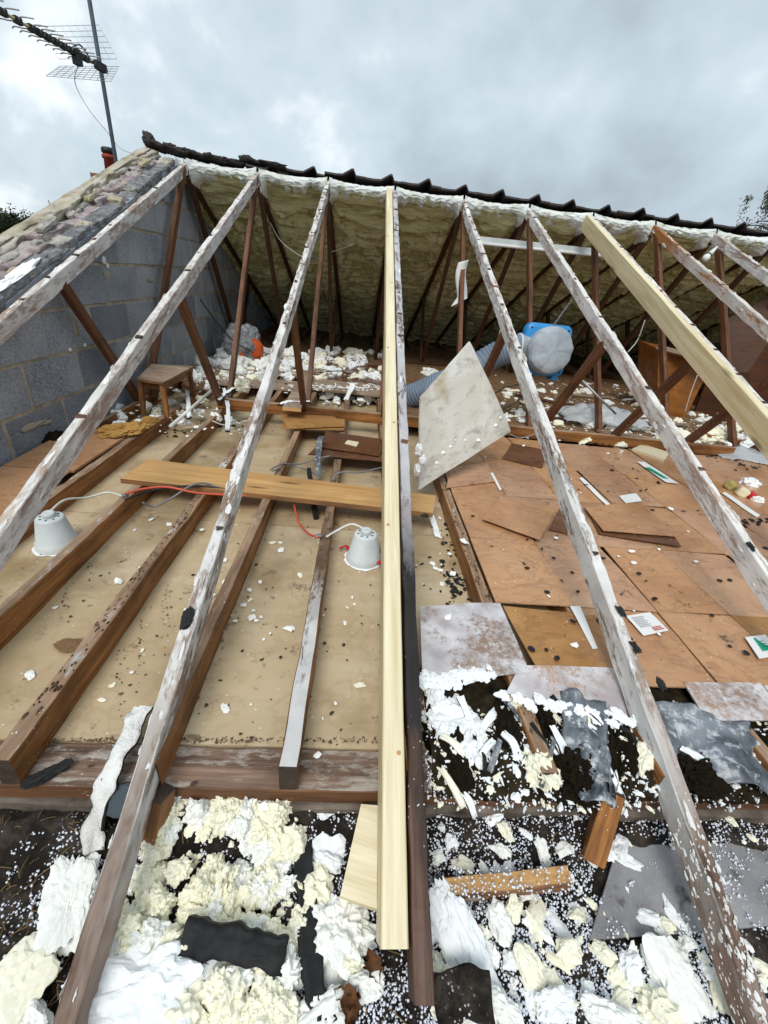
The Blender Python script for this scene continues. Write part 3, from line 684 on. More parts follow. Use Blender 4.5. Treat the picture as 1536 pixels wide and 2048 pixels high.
for k, (px, py, sx, sy, sz) in enumerate(((60, 555, .035, .15, .012), (20, 590, .03, .10, .010), (355, 318, .02, .04, .02))):
    p = atr(px, py, -.0); lump('sprayed_foam', (XB-.035, p.y, slopez(p.y)+.022), (sx, sy, sz), M['foamwhite'], seed=80+k, parent=gw, tilt=(math.atan(MP), 0), sub=3, big=.5, knob=.2)
for (px, py, s_) in ((208, 520, .022), (215, 532, .014), (330, 530, .02), (340, 555, .012), (170, 690, .012), (140, 700, .01)):
    lump('foam_fleck', atx(px, py, XB+.004), (.008, s_, s_), M['foam'], seed=int(px), parent=gw, sub=2, knob=.4)

# --- back roof slope: deck, tiles, sprayed foam
rf = empty('tiled_roof', (0, YR, ZR), 'remaining back roof slope with dark ridge tiles and olive foam lining', 'roof')
def deck(y): return Z0+MP*(2*YR-y)
V = []; 
for y, dz in ((YR+.06, .004), (8.5, .004), (8.5, .03), (YR+.06, .03)):
    V += [(-2.2, y, deck(y)+dz), (5.6, y, deck(y)+dz)]
mobj('roof_deck', newmesh('roof_deck', V, [(0, 1, 3, 2), (4, 5, 7, 6), (0, 6, 7, 1), (2, 3, 5, 4), (0, 2, 4, 6), (1, 7, 5, 3)], M['felt']), None, rf)
def tile_me(seed):
    W = .335; prof = [(0, .0), (.10, -.004), (.155, 0), (.235, .052), (.252, .050), (.275, .002), (.36, -.002)]
    L = .42; th = .016; V, F = [], []; n = len(prof)
    for yy, zz in ((0, 0), (L, 0)):
        for lay in (0, 1):
            for (x, z) in prof: V.append((x+.002*noise.noise(Vector((x*30, seed, yy))), yy, z-lay*th))
    a, b_, c, d = 0, n, 2*n, 3*n
    for i in range(n-1):
        F += [(a+i, a+i+1, c+i+1, c+i), (b_+i, d+i, d+i+1, b_+i+1), (a+i, b_+i, b_+i+1, a+i+1), (c+i, c+i+1, d+i+1, d+i)]
    F += [(a, c, d, b_), (a+n-1, b_+n-1, d+n-1, c+n-1)]
    return newmesh('tile', V, F, M['tile'])
tms = [tile_me(k) for k in range(3)]
rt = random.Random(3)
for crs in range(2):
    for k in range(-6, 17):
        x = .03+.335*k+rt.uniform(-.006, .006); y = YR+.035+.36*crs+rt.uniform(-.008, .008)
        if crs == 0 and k in (-5, -6): continue
        bad = k <= -3
        fr = frame((x, y, deck(y)+.062+.018*(1-crs)+(rt.uniform(-.02, .012) if bad else rt.uniform(-.003, .003))), (1, rt.uniform(-.15, .15) if bad else 0, rt.uniform(-.12, .1) if bad else .0), (0, MP, 1))
        mobj('tile', tms[k % 3], fr, rf)
BT = [rough_me(40+k, M['tile'], pw=6.) for k in range(4)]
for k, (px, py, s_, rx) in enumerate(((298, 281, (.038, .05, .040), .3), (316, 293, (.06, .05, .018), .5), (340, 298, (.05, .05, .02), .2), (362, 306, (.08, .05, .018), .25), (392, 312, (.09, .05, .014), .35), (418, 316, (.04, .05, .016), -.5), (438, 322, (.08, .05, .014), .3), (468, 328, (.08, .05, .014), .2), (492, 322, (.05, .05, .02), -.45), (510, 328, (.05, .05, .014), .4), (545, 333, (.12, .05, .012), .15))):
    mobj('broken_tile', BT[k % 4], frame(aty(px, py, YR+.07), (1, .1*math.sin(k), -rx*.5), (0, MP, 1)) @ Matrix.Diagonal((*s_, 1)), rf)
# mortar line under the tiles
def sag(x, xa, xb): return math.sin(PI*(x-xa)/(xb-xa))
for i in range(-4, 9):
    xa, xb = (TX.get(i, -1.876)+.019 if i > -4 else -1.87), TX[i+1]-.019
    def ffn(u, v, xa=xa, xb=xb, i=i):
        x = xa+(xb-xa)*u; y = 4.12+3.9*v; e = min(1, 6*min(u, 1-u)); e = e*(2-e)
        arch = 6.75+.30*(1-(2*u-1)**2)+.08*noise.noise(Vector((x*3, i, 0)))
        lowz = max(0., min(1., (y-arch)/.05))
        ph = y*(6.2+.6*noise.noise(Vector((i*7.7, 1, 1))))+1.3*noise.noise(Vector((x*2.6, y*1.7, i*3.)))+.42*noise.noise(Vector((x*7, y*5, i)))+.18*noise.noise(Vector((x*22, y*9, i)))+.6*(2*u-1)**2
        f0 = math.floor(ph); fr_ = ph-f0; sw = fr_-fr_**4*1.0                # overhanging passes of the spray gun: flat shelf, then a steep lip
        bl = fb((x*2.2, y*1.6, i), 2); fine_ = noise.noise(Vector((x*9, y*30, i)))
        amp = max(.25, .75+.6*noise.noise(Vector((x*3, y*2.3, i+9))))
        tp = min(1, (y-4.12)/.35); off = -.045-.025*tp-.085*e*tp*(1-.5*lowz)+.22*sw*amp*e*tp-.030*bl*e-.014*fine_*e
        return (x, y, deck(y)+off-.02*max(0, v-.93)*10)
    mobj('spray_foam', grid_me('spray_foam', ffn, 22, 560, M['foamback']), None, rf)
    def rfn(u, v, xa=xa, xb=xb, i=i):
        x = xa-.01+(xb-xa+.02)*u; e = 1-(2*u-1)**2; n_ = fb((x*6, v*3, i), 3); n2 = fb((x*20, v*9, i+3), 4); ed = abs(2*u-1)**6
        low = .108+.045*noise.noise(Vector((x*5, i, 1)))+.035*noise.noise(Vector((x*19, i, 4)))-.02*e+.05*ed
        f_ = min(1, v/.7); bk = max(0, (v-.7)/.3)
        z = ZR+.024-.016*e-low*f_+.0*bk; y = YR+.012+.035*e-.022*math.sin(PI*f_)*(1+.6*n_)+.05*f_*f_+.007*n2+.010*n_+.16*bk-.03*ed
        return (x, y, z+.006*n2-.02*bk)
    mobj('ridge_foam', grid_me('ridge_foam', rfn, 70, 34, M['foamridge']), None, rf)
    # back face of the eaves behind
beam('fascia', (-2.2, 8.42, .25), (5.6, 8.42, .25), .03, .35, [M['webdark']], rf)
o = prism('mortar_core', [(-.3, -.5), (8.46, -.5), (8.46, slopez(8.46)-.02), (YR, ZR-.02), (-.3, slopez(-.3)-.02)], 'x', 5.45, 5.35, M['block'])
o.name = 'party_wall'; tag(o, 'shaded grey block wall at the far right end of the loft', 'wall')

# ================================================================== loft floor boards
lf = struct(empty('loft_floor', (.3, .3, .09)))
rb = random.Random(11)
xs = [.322, .62, .925, 1.215, 1.53, 1.87, 2.22, 2.60, 3.0, 3.4]; ys = [.30, .578, 1.002, 1.45, 1.90, 2.44]
for a in range(len(xs)-1):
    for b_ in range(len(ys)-1):
        if b_ == 0 and a == 0: continue
        g_ = .0025; j = lambda: rb.uniform(-.004, .004); z = .096+rb.uniform(0, .0035)
        x0, x1, y0, y1 = xs[a]+g_+j(), xs[a+1]-g_+j(), ys[b_]+g_, ys[b_+1]-g_+j()
        if b_ == 0: y0 = .268-.02*math.sin(a)
        rot = rb.uniform(-.008, .008)
        sheet('board', [(x0, y0, z), (x1, y0+rot, z+rb.uniform(0, .003)), (x1+rot, y1, z), (x0+rot, y1, z+rb.uniform(0, .004))], .005, M[rb.choice(['hb', 'hb', 'hb2', 'hb2', 'hbor' if b_ == 0 else 'hb'])], lf, n=5, warp=.004, seed=a*3+b_)
sheet('board', [(.372, .298, .100), (.655, .282, .104), (.672, .545, .098), (.345, .560, .100)], .005, M['hbor'], lf, n=5, warp=.006, seed=4)['label'] = 'bright orange board with a lifted rear edge'
for k, (x0, x1) in enumerate(((.80, 1.05), (1.055, 1.42), (1.425, 1.9))):
    sheet('board', [(x0, .150+.01*k, .093), (x1, .158+.01*k, .093), (x1+.01, .275, .1005), (x0+.01, .268, .1005)], .005, M['hbwhite'], lf, n=4, warp=.003, seed=k)['label'] = 'front board strip dusted with white overspray'
# far boards behind the binder
for (x0, x1, y0, y1, z, m) in ((-1.85, -.75, 3.25, 3.62, .10, 'oldplank'), (-.745, .02, 3.42, 3.78, .102, 'oldplank'), (-1.85, -1.0, 3.63, 4.7, .098, 'oldplank'), (-.995, .02, 3.79, 4.9, .098, 'hbdark'),
                               (.03, 1.2, 2.62, 3.9, .097, 'brown'), (1.205, 2.4, 2.62, 4.0, .097, 'brown'), (2.405, 3.6, 2.62, 4.0, .097, 'brown'), (.03, 1.4, 3.91, 5.4, .097, 'brown'), (1.405, 3.6, 4.02, 5.6, .097, 'brown'),
                               (-1.85, -.6, 4.71, 6.2, .097, 'brown'), (-.595, .6, 4.92, 6.4, .097, 'brown'), (.605, 2.6, 5.42, 6.9, .097, 'brown'), (-1.85, -1.53, 1.36, 1.92, .098, 'hb'), (-1.84, -1.54, .75, 1.35, .097, 'hb')):
    sheet('board', [(x0, y0, z), (x1, y0, z+.002), (x1, y1, z), (x0, y1, z+.003)], .012 if z > .0975 else .006, M[m], lf, n=4, warp=.004, seed=x0)
# two thicker plank edges behind the binder
beam('plank_edge', (-.72, 3.40, .125), (.03, 3.36, .125), .16, .022, [M['oldplank']], lf, seed=31)

def flat(name, pix, z, th, m, label, cat, group=None, n=5, warp=.004, seed=0, dz=(0, 0, 0, 0)):
    return tag(sheet(name, [atz(px, py, z+d) for (px, py), d in zip(pix, dz)], th, m, n=n, warp=warp, seed=seed), label, cat, group)
flat('hardboard_offcut', [(964, 1037), (1080, 1079), (1113, 1017), (1006, 988)], .118, .004, M['hb'], 'square loose hardboard sheet lying left of the whitened rafter on the boards', 'hardboard', 'loose hardboard sheets', dz=(0, .004, .01, .004))
flat('hardboard_offcut', [(1200, 1066), (1363, 1093), (1340, 1060), (1180, 1030)], .112, .004, M['hbdark'], 'dark lower hardboard sheet of the stack right of the whitened rafter', 'hardboard', 'loose hardboard sheets')
flat('hardboard_offcut', [(1207, 1060), (1359, 1073), (1280, 1005), (1168, 1012)], .122, .004, M['hb'], 'top hardboard sheet of the stack right of the whitened rafter', 'hardboard', 'loose hardboard sheets', dz=(.004, .004, 0, 0))
flat('hardboard_offcut', [(1097, 1058), (1135, 1066), (1160, 1020), (1120, 1015)], .108, .004, M['hbdark'], 'small dark hardboard scrap half under the whitened rafter', 'hardboard', 'loose hardboard sheets')
flat('hardboard_offcut', [(1004, 917), (1084, 935), (1098, 902), (1024, 886)], .108, .004, M['hbdark'], 'dark brown hardboard sheet right of the leaning pale board', 'hardboard', 'loose hardboard sheets')
flat('hardboard_offcut', [(893, 975), (992, 962), (975, 925), (900, 935)], .106, .004, M['hb2'], 'hardboard sheet tucked under the leaning pale board', 'hardboard', 'loose hardboard sheets')
flat('oversprayed_sheet', [(846, 1362), (1060, 1345), (1000, 1206), (840, 1212)], .112, .004, M['hbwhite'], 'square sheet crusted white with overspray at the joist end', 'hardboard', dz=(-.01, -.006, .0, .0), warp=.012, n=8)
flat('oversprayed_sheet', [(1012, 1385), (1300, 1448), (1262, 1336), (1040, 1330)], .106, .004, M['hbwhite'], 'curved strip of whitened board drooping over the insulation', 'hardboard', dz=(-.012, -.016, .004, .004), warp=.010, n=8, seed=3)
a = flat('hardboard_offcut', [(562, 856), (688, 860), (690, 838), (572, 833)], .105, .005, M['hbor'], 'lower pale hardboard sheet of the pair beside the binder timber', 'hardboard', 'hardboard sheets on the ceiling joists')
flat('hardboard_offcut', [(574, 856), (690, 852), (668, 832), (560, 828)], .118, .005, M['hbor'], 'upper pale hardboard sheet of the pair beside the binder timber', 'hardboard', 'hardboard sheets on the ceiling joists')
flat('hardboard_offcut', [(616, 908), (764, 922), (776, 884), (650, 878)], .105, .005, M['hbdark'], 'lower reddish hardboard sheet under the one with the cream tag', 'hardboard', 'hardboard sheets on the ceiling joists')
hb = flat('hardboard_offcut', [(640, 893), (758, 911), (776, 880), (652, 862)], .118, .005, M['hbdark'], 'dark brown hardboard sheet with a small cream square on it', 'hardboard', 'hardboard sheets on the ceiling joists')
t_ = sheet('tag', [atz(689, 887, .1215), atz(713, 893, .1215), atz(718, 884, .1215), atz(695, 880, .1215)], .002, M['newtop'], hb)
V, F = tube_vf([Vector((0, 0, 0)), Vector((0, 0, .001))], .004, 10); mobj('hole', newmesh('hole', V, F, M['black']), T(atz(703.5, 885.5, .1216)), t_)
# dark knot holes in the boards
rk = random.Random(8)
for (px, py, r_) in ((930, 937, .014), (946, 1032, .010), (1054, 1136, .012), (1145, 1145, .009), (1278, 1147, .012), (1292, 1162, .006), (1440, 1161, .012), (1460, 1160, .012), (1063, 1298, .014), (1093, 1300, .008), (1493, 1306, .013), (1515, 1303, .007), (1239, 1025, .008), (1305, 1020, .012), (1157, 979, .007), (1216, 983, .008), (1094, 1184, .012), (1424, 1231, .01), (1460, 1293, .008), (1532, 1096, .016)):
    z = .103; V, F = tube_vf([Vector((0, 0, 0)), Vector((0, 0, .0015))], r_*.75, 9)
    V = [Vector((v.x*1.25*(1+.3*noise.noise(v*90)), v.y, v.z)) for v in V]
    mobj('board_knot', newmesh('board_knot', V, F, M['char']), T(atz(px, py, z)) @ Matrix.Rotation(rk.random()*3, 4, 'Z'), lf)

# stickers and papers
def lines(parent, q, n, mat, z, th=.0006, x0=.1, x1=.7, y0=.25, y1=.85, name='print'):
    P = [atz(px, py, z) for px, py in q]
    def L(u, v): return (P[0]*(1-u)+P[1]*u)*(1-v)+(P[3]*(1-u)+P[2]*u)*v
    parts = []; rl = random.Random(n)
    for k in range(n):
        v = y0+(y1-y0)*k/max(1, n-1); e_ = x1-rl.random()*.25*(x1-x0); d = .022
        A, B, C, D = L(x0, v-d), L(e_, v-d), L(e_, v+d), L(x0, v+d); o = parent and WM[parent].translation
        parts.append(([p+Vector((0, 0, th))-P[0] for p in (A, B, C, D)], [(0, 1, 2, 3)]))
    V, F = join_vf(parts); mobj(name, newmesh(name, V, F, mat), T(P[0]), parent)
q = [(1288, 1270), (1337, 1261), (1299, 1225), (1252, 1231)]
st_ = flat('paper_label', q, .108, .0008, M['paper'], 'printed white label with red and grey text on the front boards', 'label')
lines(st_, q, 7, M['ink'], .108, .0012, x0=.12, x1=.62, y0=.36, y1=.84); lines(st_, q, 3, M['inkr'], .108, .0012, x0=.5, x1=.95, y0=.12, y1=.26)
flat('paper_scrap', [(1252, 1005), (1284, 1002), (1272, 987), (1238, 991)], .108, .0008, M['paper'], 'small blank white paper square in the middle of the boards', 'paper')
for q, lab in (([(1214, 1011), (1222, 1010), (1165, 955), (1158, 957)], 'narrow white paper strip on the boards right of the whitened rafter'), ([(1514, 1034), (1521, 1030), (1450, 984), (1444, 987)], 'narrow white strip near the right edge of the boards'),
               ([(1186, 1297), (1196, 1296), (1160, 1213), (1140, 1212)], 'white tape strip beside the orange board'), ([(1000, 1040-60), (1004, 978), (985, 945), (981, 947)], 'short white strip left of the loose square sheet')):
    flat('paper_strip', q, .107, .0008, M['paper'], lab, 'paper strip')
for q, gq, lab in (([(1332, 964), (1357, 967), (1290, 924), (1274, 923)], [(1326, 956), (1338, 958), (1300, 935), (1288, 934)], 'white label strip with a green printed panel beside the far rafter'),
                   ([(1520, 1316), (1560, 1310), (1530, 1270), (1490, 1274)], [(1526, 1302), (1548, 1298), (1528, 1274), (1506, 1276)], 'green and white label at the right edge of the front boards')):
    s_ = flat('green_label', q, .107, .0008, M['paper'], lab, 'label', 'green labels on the loft boards')
    sheet('green_panel', [atz(px, py, .1078) for px, py in gq], .0005, M['green'], s_); lines(s_, gq, 3, M['black'], .1078, .0006, x0=.2, x1=.8, y0=.3, y1=.7)

# ================================================================== timbers lying about
o = beam('binder', (-1.22, 2.575, .168), (2.75, 2.50, .168), .045, .076, [M['joist'], M['joisttop'], M['joistend']], seed=71, jit=.002); tag(o, 'long brown binder timber lying across the joists behind the hardboard', 'binder')
o = sheet('plank', [atz(240, 957, .113), atz(866, 1026, .113), atz(872, 991, .113), atz(298, 918, .113)], .024, [M['plank'], M['planke']], n=4); tag(o, 'long orange pine plank lying across the ceiling joists', 'plank')
o = sheet('plank', [atz(565, 814, .20), atz(602, 817, .20), atz(625, 742, .17), atz(607, 740, .17)], .024, [M['oldplank'], M['plank']], n=3); tag(o, 'short old plank sloping over the binder timber', 'plank')
o = sheet('timber_offcut', [atz(680, 1792, -.062), atz(754, 1818, -.062), atz(772, 1612, -.03), atz(722, 1608, -.03)], .034, [M['newtop'], M['new']], n=3); tag(o, 'short pale new timber offcut beside the foot of the central rafter', 'timber offcut')
o = beam('timber_offcut', atz(893, 1775, -.085), atz(1140, 1748, -.085), .036, .036, [M['rafbrown'], M['plank']], seed=33, jit=.003); tag(o, 'small brown batten offcut among white beads at the eaves', 'timber offcut')
for pz, lab, sd in (((1188, 1728, -.10, 1232, 1590, .05), 'orange timber stub poking out of the insulation at the eaves', 3), ((285, 1700, -.10, 300, 1600, .02), 'brown timber block beside the foot of the left rafter', 4)):
    o = beam('timber_stub', atz(pz[0], pz[1], pz[2]), atz(pz[3], pz[4], pz[5]), .046, .05, [M['joist'], M['joist'], M['joistend']], seed=sd, jit=.003); tag(o, lab, 'timber block')

# pale board leaning in the middle
B_ = atz(838, 980, .10); R_ = aty(1022, 862, 1.86); L_ = aty(842, 795, 1.58); nb = (R_-B_).cross(L_-B_).normalized()
T_ = atp(940, 683, B_, nb); K_ = atp(996, 800, B_, nb)
fr = frame(B_, R_-B_, nb if nb.dot(CAM-B_) > 0 else -nb); inv = fr.inverted()
poly = [inv @ p for p in (B_, R_, K_, T_, L_)]; dense = []
for k in range(5):
    a, b_ = poly[k], poly[(k+1) % 5]
    for t in range(8): p = a.lerp(b_, t/8); dense.append(Vector((p.x, p.y))+Vector((noise.noise(p*25), noise.noise(p*25+Vector((3, 3, 3)))))*.004)
n_ = len(dense); V = [(p.x, p.y, 0) for p in dense]+[(p.x, p.y, -.012) for p in dense]
if (dense[8]-dense[0]).cross(dense[16]-dense[0]) < 0: dense.reverse()
F = [tuple(range(n_)), tuple(range(2*n_-1, n_-1, -1))]+[(i, n_+i, n_+(i+1) % n_, (i+1) % n_) for i in range(n_)]
pb = mobj('leaning_board', newmesh('leaning_board', V, F, M['board']), fr); tag(pb, 'large pale stained board leaning upright between the trusses', 'board')
for k, (px, py, s_) in enumerate(((885, 905, .022), (900, 893, .014), (930, 880, .012), (955, 880, .02), (872, 925, .016), (910, 880, .010), (990, 850, .02), (1000, 835, .015))):
    p = atp(px, py, B_, nb); lump('foam_blob', p, (s_*.8, s_*.5, .004), M['foam'], seed=200+k, parent=pb, sub=2, knob=.4, tilt=(.9, 0))

# ================================================================== loft fittings
def downlight(px, py, label, red):
    c = atz(px, py, 0); t = empty('downlight_cover', c, label, 'downlight cover', 'downlight covers on the ceiling')
    sh = lathe('shell', [(.074, .0), (.074, .010), (.070, .027), (.066, .030), (.048, .122), (.045, .128), (.040, .130)], M['white'], T(c), t)
    lathe('cap', [(.022, .0), (.022, .018), (.017, .022), (.012, .020)], M['white'], T(c+Vector((0, 0, .128))), t, seg=16)
    for k in range(8):
        a = 2*PI*k/8+.2; V, F = tube_vf([Vector((0, 0, 0)), Vector((0, 0, .0012))], .0042, 8); mobj('vent_hole', newmesh('vent_hole', V, F, M['joistend']), T(c+Vector((.031*math.cos(a), .031*math.sin(a), .1298))), sh)
    for (a, L) in red:
        d = Vector((math.cos(a), math.sin(a), 0)); p0 = c+d*.068+Vector((0, 0, .02))
        ribbon('red_clip', [p0, p0+d*L*.5+Vector((0, 0, .012)), p0+d*L+Vector((0, 0, -.008))], .016, .006, [M['red'], M['red']], t, side=(-d.y, d.x, .3))
    ap = []
    for k in range(30): a = 2*PI*k/30; ap.append(Vector(((.084+.014*noise.noise(Vector((k*.7, px, 0))))*math.cos(a), (.084+.014*noise.noise(Vector((k*.5, px, 4))))*math.sin(a), .003)))
    mobj('sealant', newmesh('sealant', ap, [tuple(range(30))], M['foamwhite']), T(c), t)
    return c
cA = downlight(727, 1118, 'white conical downlight cover between the central joists', ((-.65, .075), (2.6, .05)))
cB = downlight(117, 1090, 'white conical downlight cover at left beside the whitened rafter', ((.35, .06), (-.1, .04)))
tag(tube('cable', [cA+Vector((0, 0, .145)), cA+Vector((-.06, .03, .15)), cA+Vector((-.12, .02, .12)), cA+Vector((-.16, -.01, .105))], .0042, M['whitecable']), 'white flex from the central downlight cover to the joist', 'cable')
tag(tube('cable', [atz(636, 1074, .11), atz(618, 1068, .06), atz(598, 1045, .03), atz(588, 1010, .06), atz(582, 990, .085)], .005, M['redcable']), 'red flex hanging under the plank beside the central joist', 'cable')
tag(tube('cable', [cB+Vector((0, 0, .145)), atz(130, 1000, .14), atz(175, 995, .10), atz(215, 985, .10), atz(245, 992, .11)], .0045, M['whitecable']), 'white flex from the left downlight cover', 'cable')
tag(tube('cable', [atz(250, 988, .12), atz(285, 978, .14), atz(335, 974, .14), atz(390, 985, .12), atz(460, 990, .1), atz(520, 992, .09)], .005, M['redcable']), 'red flex looping beside the left end of the plank', 'cable')
tag(tube('cable', [atz(285, 1005, .09), atz(310, 1013, .05), atz(345, 995, .1), atz(385, 970, .14), atz(420, 968, .12), atz(450, 985, .1)], .0045, M['greycable']), 'grey cable looping under the left end of the plank', 'cable')
tag(tube('cable', [atz(250, 1000, .1), atz(290, 985, .11), atz(335, 975, .12), atz(400, 972, .12), atz(450, 978, .11)], .005, M['black']), 'black cable lying behind the red loop by the plank', 'cable')
tag(tube('cable', [atz(540, 940, .13), atz(565, 928, .1), atz(600, 928, .06), atz(635, 917, .1), atz(660, 912, .12)], .0045, M['greycable']), 'grey cable crossing above the middle of the plank', 'cable')
tag(tube('cable', [atz(545, 942, .12), atz(580, 932, .06), atz(615, 940, .05), atz(640, 955, .1)], .004, M['greycable']), 'second grey cable dipping behind the plank', 'cable')
tag(tube('cable', [atz(664, 960, .11), atz(680, 945, .12), atz(720, 945, .1), atz(750, 938, .09), atz(785, 930, .08)], .0045, M['greycable']), 'grey cable running to the central rafter above the plank', 'cable')
for k, (px, py, z) in enumerate(((250, 990, .11), (637, 1072, .105))):
    o = lump('connector_block', atz(px, py, z), (.014, .010, .008), M['greycable'], seed=300+k, pw=6., sub=2, big=.1, rz=.5); tag(o, ('grey cable connector on the joist beside the left loop', 'dark cable connector on the joist by the central cover')[k], 'connector')
# felt and foil strips by the plank
o = ribbon('foil_strip', [atz(637, 950, .05), atz(636, 915, .12), atz(640, 880, .17), atz(645, 872, .17)], .032, .006, [M['black'], M['foil']], side=(1, 0, 0), wavy=.004); tag(o, 'silvery black strip standing above the middle of the plank', 'strip')
o = beam('dark_batten', atz(632, 1030, .03), atz(618, 935, .10), .022, .04, [M['char'], M['felt']], seed=9); tag(o, 'black batten poking out under the middle of the plank', 'batten')
o = ribbon('foam_strip', [atz(862, 1030, .05), atz(870, 1050, .02), atz(876, 1072, .012)], .03, .006, [M['foamwhite'], M['foamwhite']], wavy=.004); tag(o, 'white plastic strip hanging under the right end of the plank', 'strip')

# blue extractor fan with duct, hung on a chain
fc = Vector((1.20, 2.86, .685)); ax = Vector((.02, -.985, .12)).normalized()
ft = empty('fan_unit', fc-Vector((0, 0, .2)), 'blue fan unit with a grey cloth cover hanging in the loft', 'fan')
Rf = frame(fc, ax.cross(Vector((0, 0, 1))), (0, 0, 1))     # local x across, y = along -ax?, z up
Rax = Matrix(((0, 0, 0, 0),)*4); zax = ax; xax = Vector((0, 0, 1)).cross(zax).normalized(); yax = zax.cross(xax)
Rax = Matrix(((xax.x, yax.x, zax.x, fc.x), (xax.y, yax.y, zax.y, fc.y), (xax.z, yax.z, zax.z, fc.z), (0, 0, 0, 1)))
def rsq(h, r, n=6):
    P = []
    for q_ in range(4):
        cx, cy = (h-r)*(1, -1, -1, 1)[q_], (h-r)*(1, 1, -1, -1)[q_]
        for k in range(n+1): a = PI/2*(q_+k/n); P.append((cx+r*math.cos(a), cy+r*math.sin(a)))
    return P
V, F = [], []; pr = [(.150, -.10), (.178, -.085), (.182, -.06), (.182, -.01), (.175, .008), (.15, .012)]
for (h_, z_) in pr:
    for (x_, y_) in rsq(h_, h_*.28): V.append((x_, y_*1.02, z_))
m_ = 28
for k in range(len(pr)-1):
    for j_ in range(m_): F.append((k*m_+j_, k*m_+(j_+1) % m_, (k+1)*m_+(j_+1) % m_, (k+1)*m_+j_))
F += [tuple(range(m_-1, -1, -1)), tuple((len(pr)-1)*m_+j_ for j_ in range(m_))]
mobj('housing', newmesh('housing', V, F, M['blue'], smooth=True), Rax, ft)
def cloth(u, v):
    a = 2*PI*u; 
    prof = [(.150, -.005), (.166, .02), (.170, .06), (.168, .10), (.158, .125), (.13, .140), (.07, .147), (.0, .149)]
    k = min(6, int(v*7)); f_ = v*7-k; r_ = prof[k][0]*(1-f_)+prof[k+1][0]*f_; z_ = prof[k][1]*(1-f_)+prof[k+1][1]*f_
    d = Vector((math.cos(a), math.sin(a), z_*6)); nn = fb(d*2.2, 2)*min(1, r_*9)+.3*noise.noise(d*7)*min(1, r_*9); rr_ = r_*(1+.035*nn)
    return (rr_*math.cos(a), rr_*math.sin(a), z_+.007*nn)
mobj('cloth_cover', grid_me('cloth_cover', cloth, 60, 28, M['cloth']), Rax, ft)
for (x_, y_) in ((-.145, .15), (.145, .15), (-.145, -.15), (.145, -.15)):
    V, F = tube_vf([Vector((0, 0, 0)), Vector((0, 0, .006))], .008, 8); mobj('bolt', newmesh('bolt', V, F, M['black']), Rax @ T((x_, y_, .007)), ft)
for x_ in (-.12, .12):
    V, F = box_vf((0, 0, 0), (.05, .03, .1)); mobj('foot', newmesh('foot', V, F, M['blue']), Rax @ T((x_, -.195, -.04)), ft)
sx_ = fc-xax*.17-zax*.045
lathe('duct_spigot', [(.100, -.03), (.100, .03), (.106, .03), (.106, .04)], M['white'], frame(sx_, zax, -xax), ft)
dpts = catmull([sx_+xax*.02, sx_-xax*.07+Vector((0, 0, -.015)), aty(982, 715, 2.95), aty(925, 752, 2.95), aty(870, 772, 3.05), aty(835, 788, 3.1), aty(800, 800, 3.2)], 30)
nd = len(dpts); V, F = tube_vf([p-dpts[0] for p in dpts], lambda t: .098+.0045*math.sin(t*nd*1.5708*1.0), 20)
o = mobj('flexible_duct', newmesh('flexible_duct', V, F, M['duct'], smooth=True), T(dpts[0])); tag(o, 'ribbed grey blue flexible duct running from the blue fan', 'duct')
# chain of links from the fan to the rafter
p0 = fc+Vector((.02, .02, .18)); p1 = Vector((1.195, 2.62, Z0+MP*2.62-.09)); L = (p1-p0).length; nl = 22
ch_ = empty('chain', p0, 'thin steel chain holding up the blue fan', 'chain')
lk = [Vector((.007*math.cos(a), 0, .0125*math.sin(a))) for a in [2*PI*k/10 for k in range(11)]]; V, F = tube_vf(lk, .0022, 5); lm = newmesh('link', V, F, M['metal'], smooth=True)
for k in range(nl):
    p = p0.lerp(p1, (k+.5)/nl); mobj('link', lm, frame(p, (1, 0, 0) if k % 2 else (0, 1, 0), p1-p0) @ Matrix.Diagonal((1, 1, L/nl/.021, 1)), ch_)

# stool
tz = .315; tq = [atz(273, 757, tz), atz(326, 765, tz), atz(388, 732, tz), atz(303, 728, tz)]
so_ = empty('stool', (tq[0]+tq[2])/2-Vector((0, 0, tz-.09)), 'small wooden step stool standing by the block wall', 'stool')
sheet('seat', tq, .016, [M['oldplank'], M['planke']], so_, n=3)
ctr = sum(tq, Vector())/4
for p in tq: q_ = p.lerp(ctr, .17); beam('leg', (q_.x, q_.y, tz-.018), (q_.x+(q_.x-ctr.x)*.12, q_.y+(q_.y-ctr.y)*.12, .085), .03, .03, [M['joist']], so_, up=(0, 1, 0), seed=1)
for a, b_ in ((0, 1), (1, 2)): beam('rail', (tq[a].lerp(ctr, .17).x, tq[a].lerp(ctr, .17).y, tz-.02), (tq[b_].lerp(ctr, .17).x, tq[b_].lerp(ctr, .17).y, tz-.02), .014, .04, [M['joist']], so_)

# strip light, paper, bulb
sa, sb_ = aty(958, 473, 4.16), aty(1215, 500, 4.16)
sl_ = empty('strip_light', sa, 'white fluorescent strip light fixed across the webs under the ridge', 'strip light')
beam('batten_body', sa, sb_, .05, .045, [M['white']], sl_, jit=.0003); tube('tube_lamp', [sa+Vector((.02, -.03, -.055)), sb_+Vector((-.02, -.03, -.055))], .013, M['paper'], sl_, curve=False, seg=10)
o = mobj('hanging_paper', grid_me('hanging_paper', lambda u, v: (u*.085+.03*v*v-.012*math.sin(v*6)-(.05*max(0, v-.8)*5)*(1-u), -.02*math.sin(u*3)-.05*v*v, -.33*v+.03*u+(.06*max(0, v-.85)*6*(u-.2))), 8, 20, M['paper']), T(aty(917, 525, 3.6)))
sm = o.modifiers.new('thickness', 'SOLIDIFY'); sm.thickness = .001; tag(o, 'curled white paper hanging on a web left of the whitened rafter', 'paper')
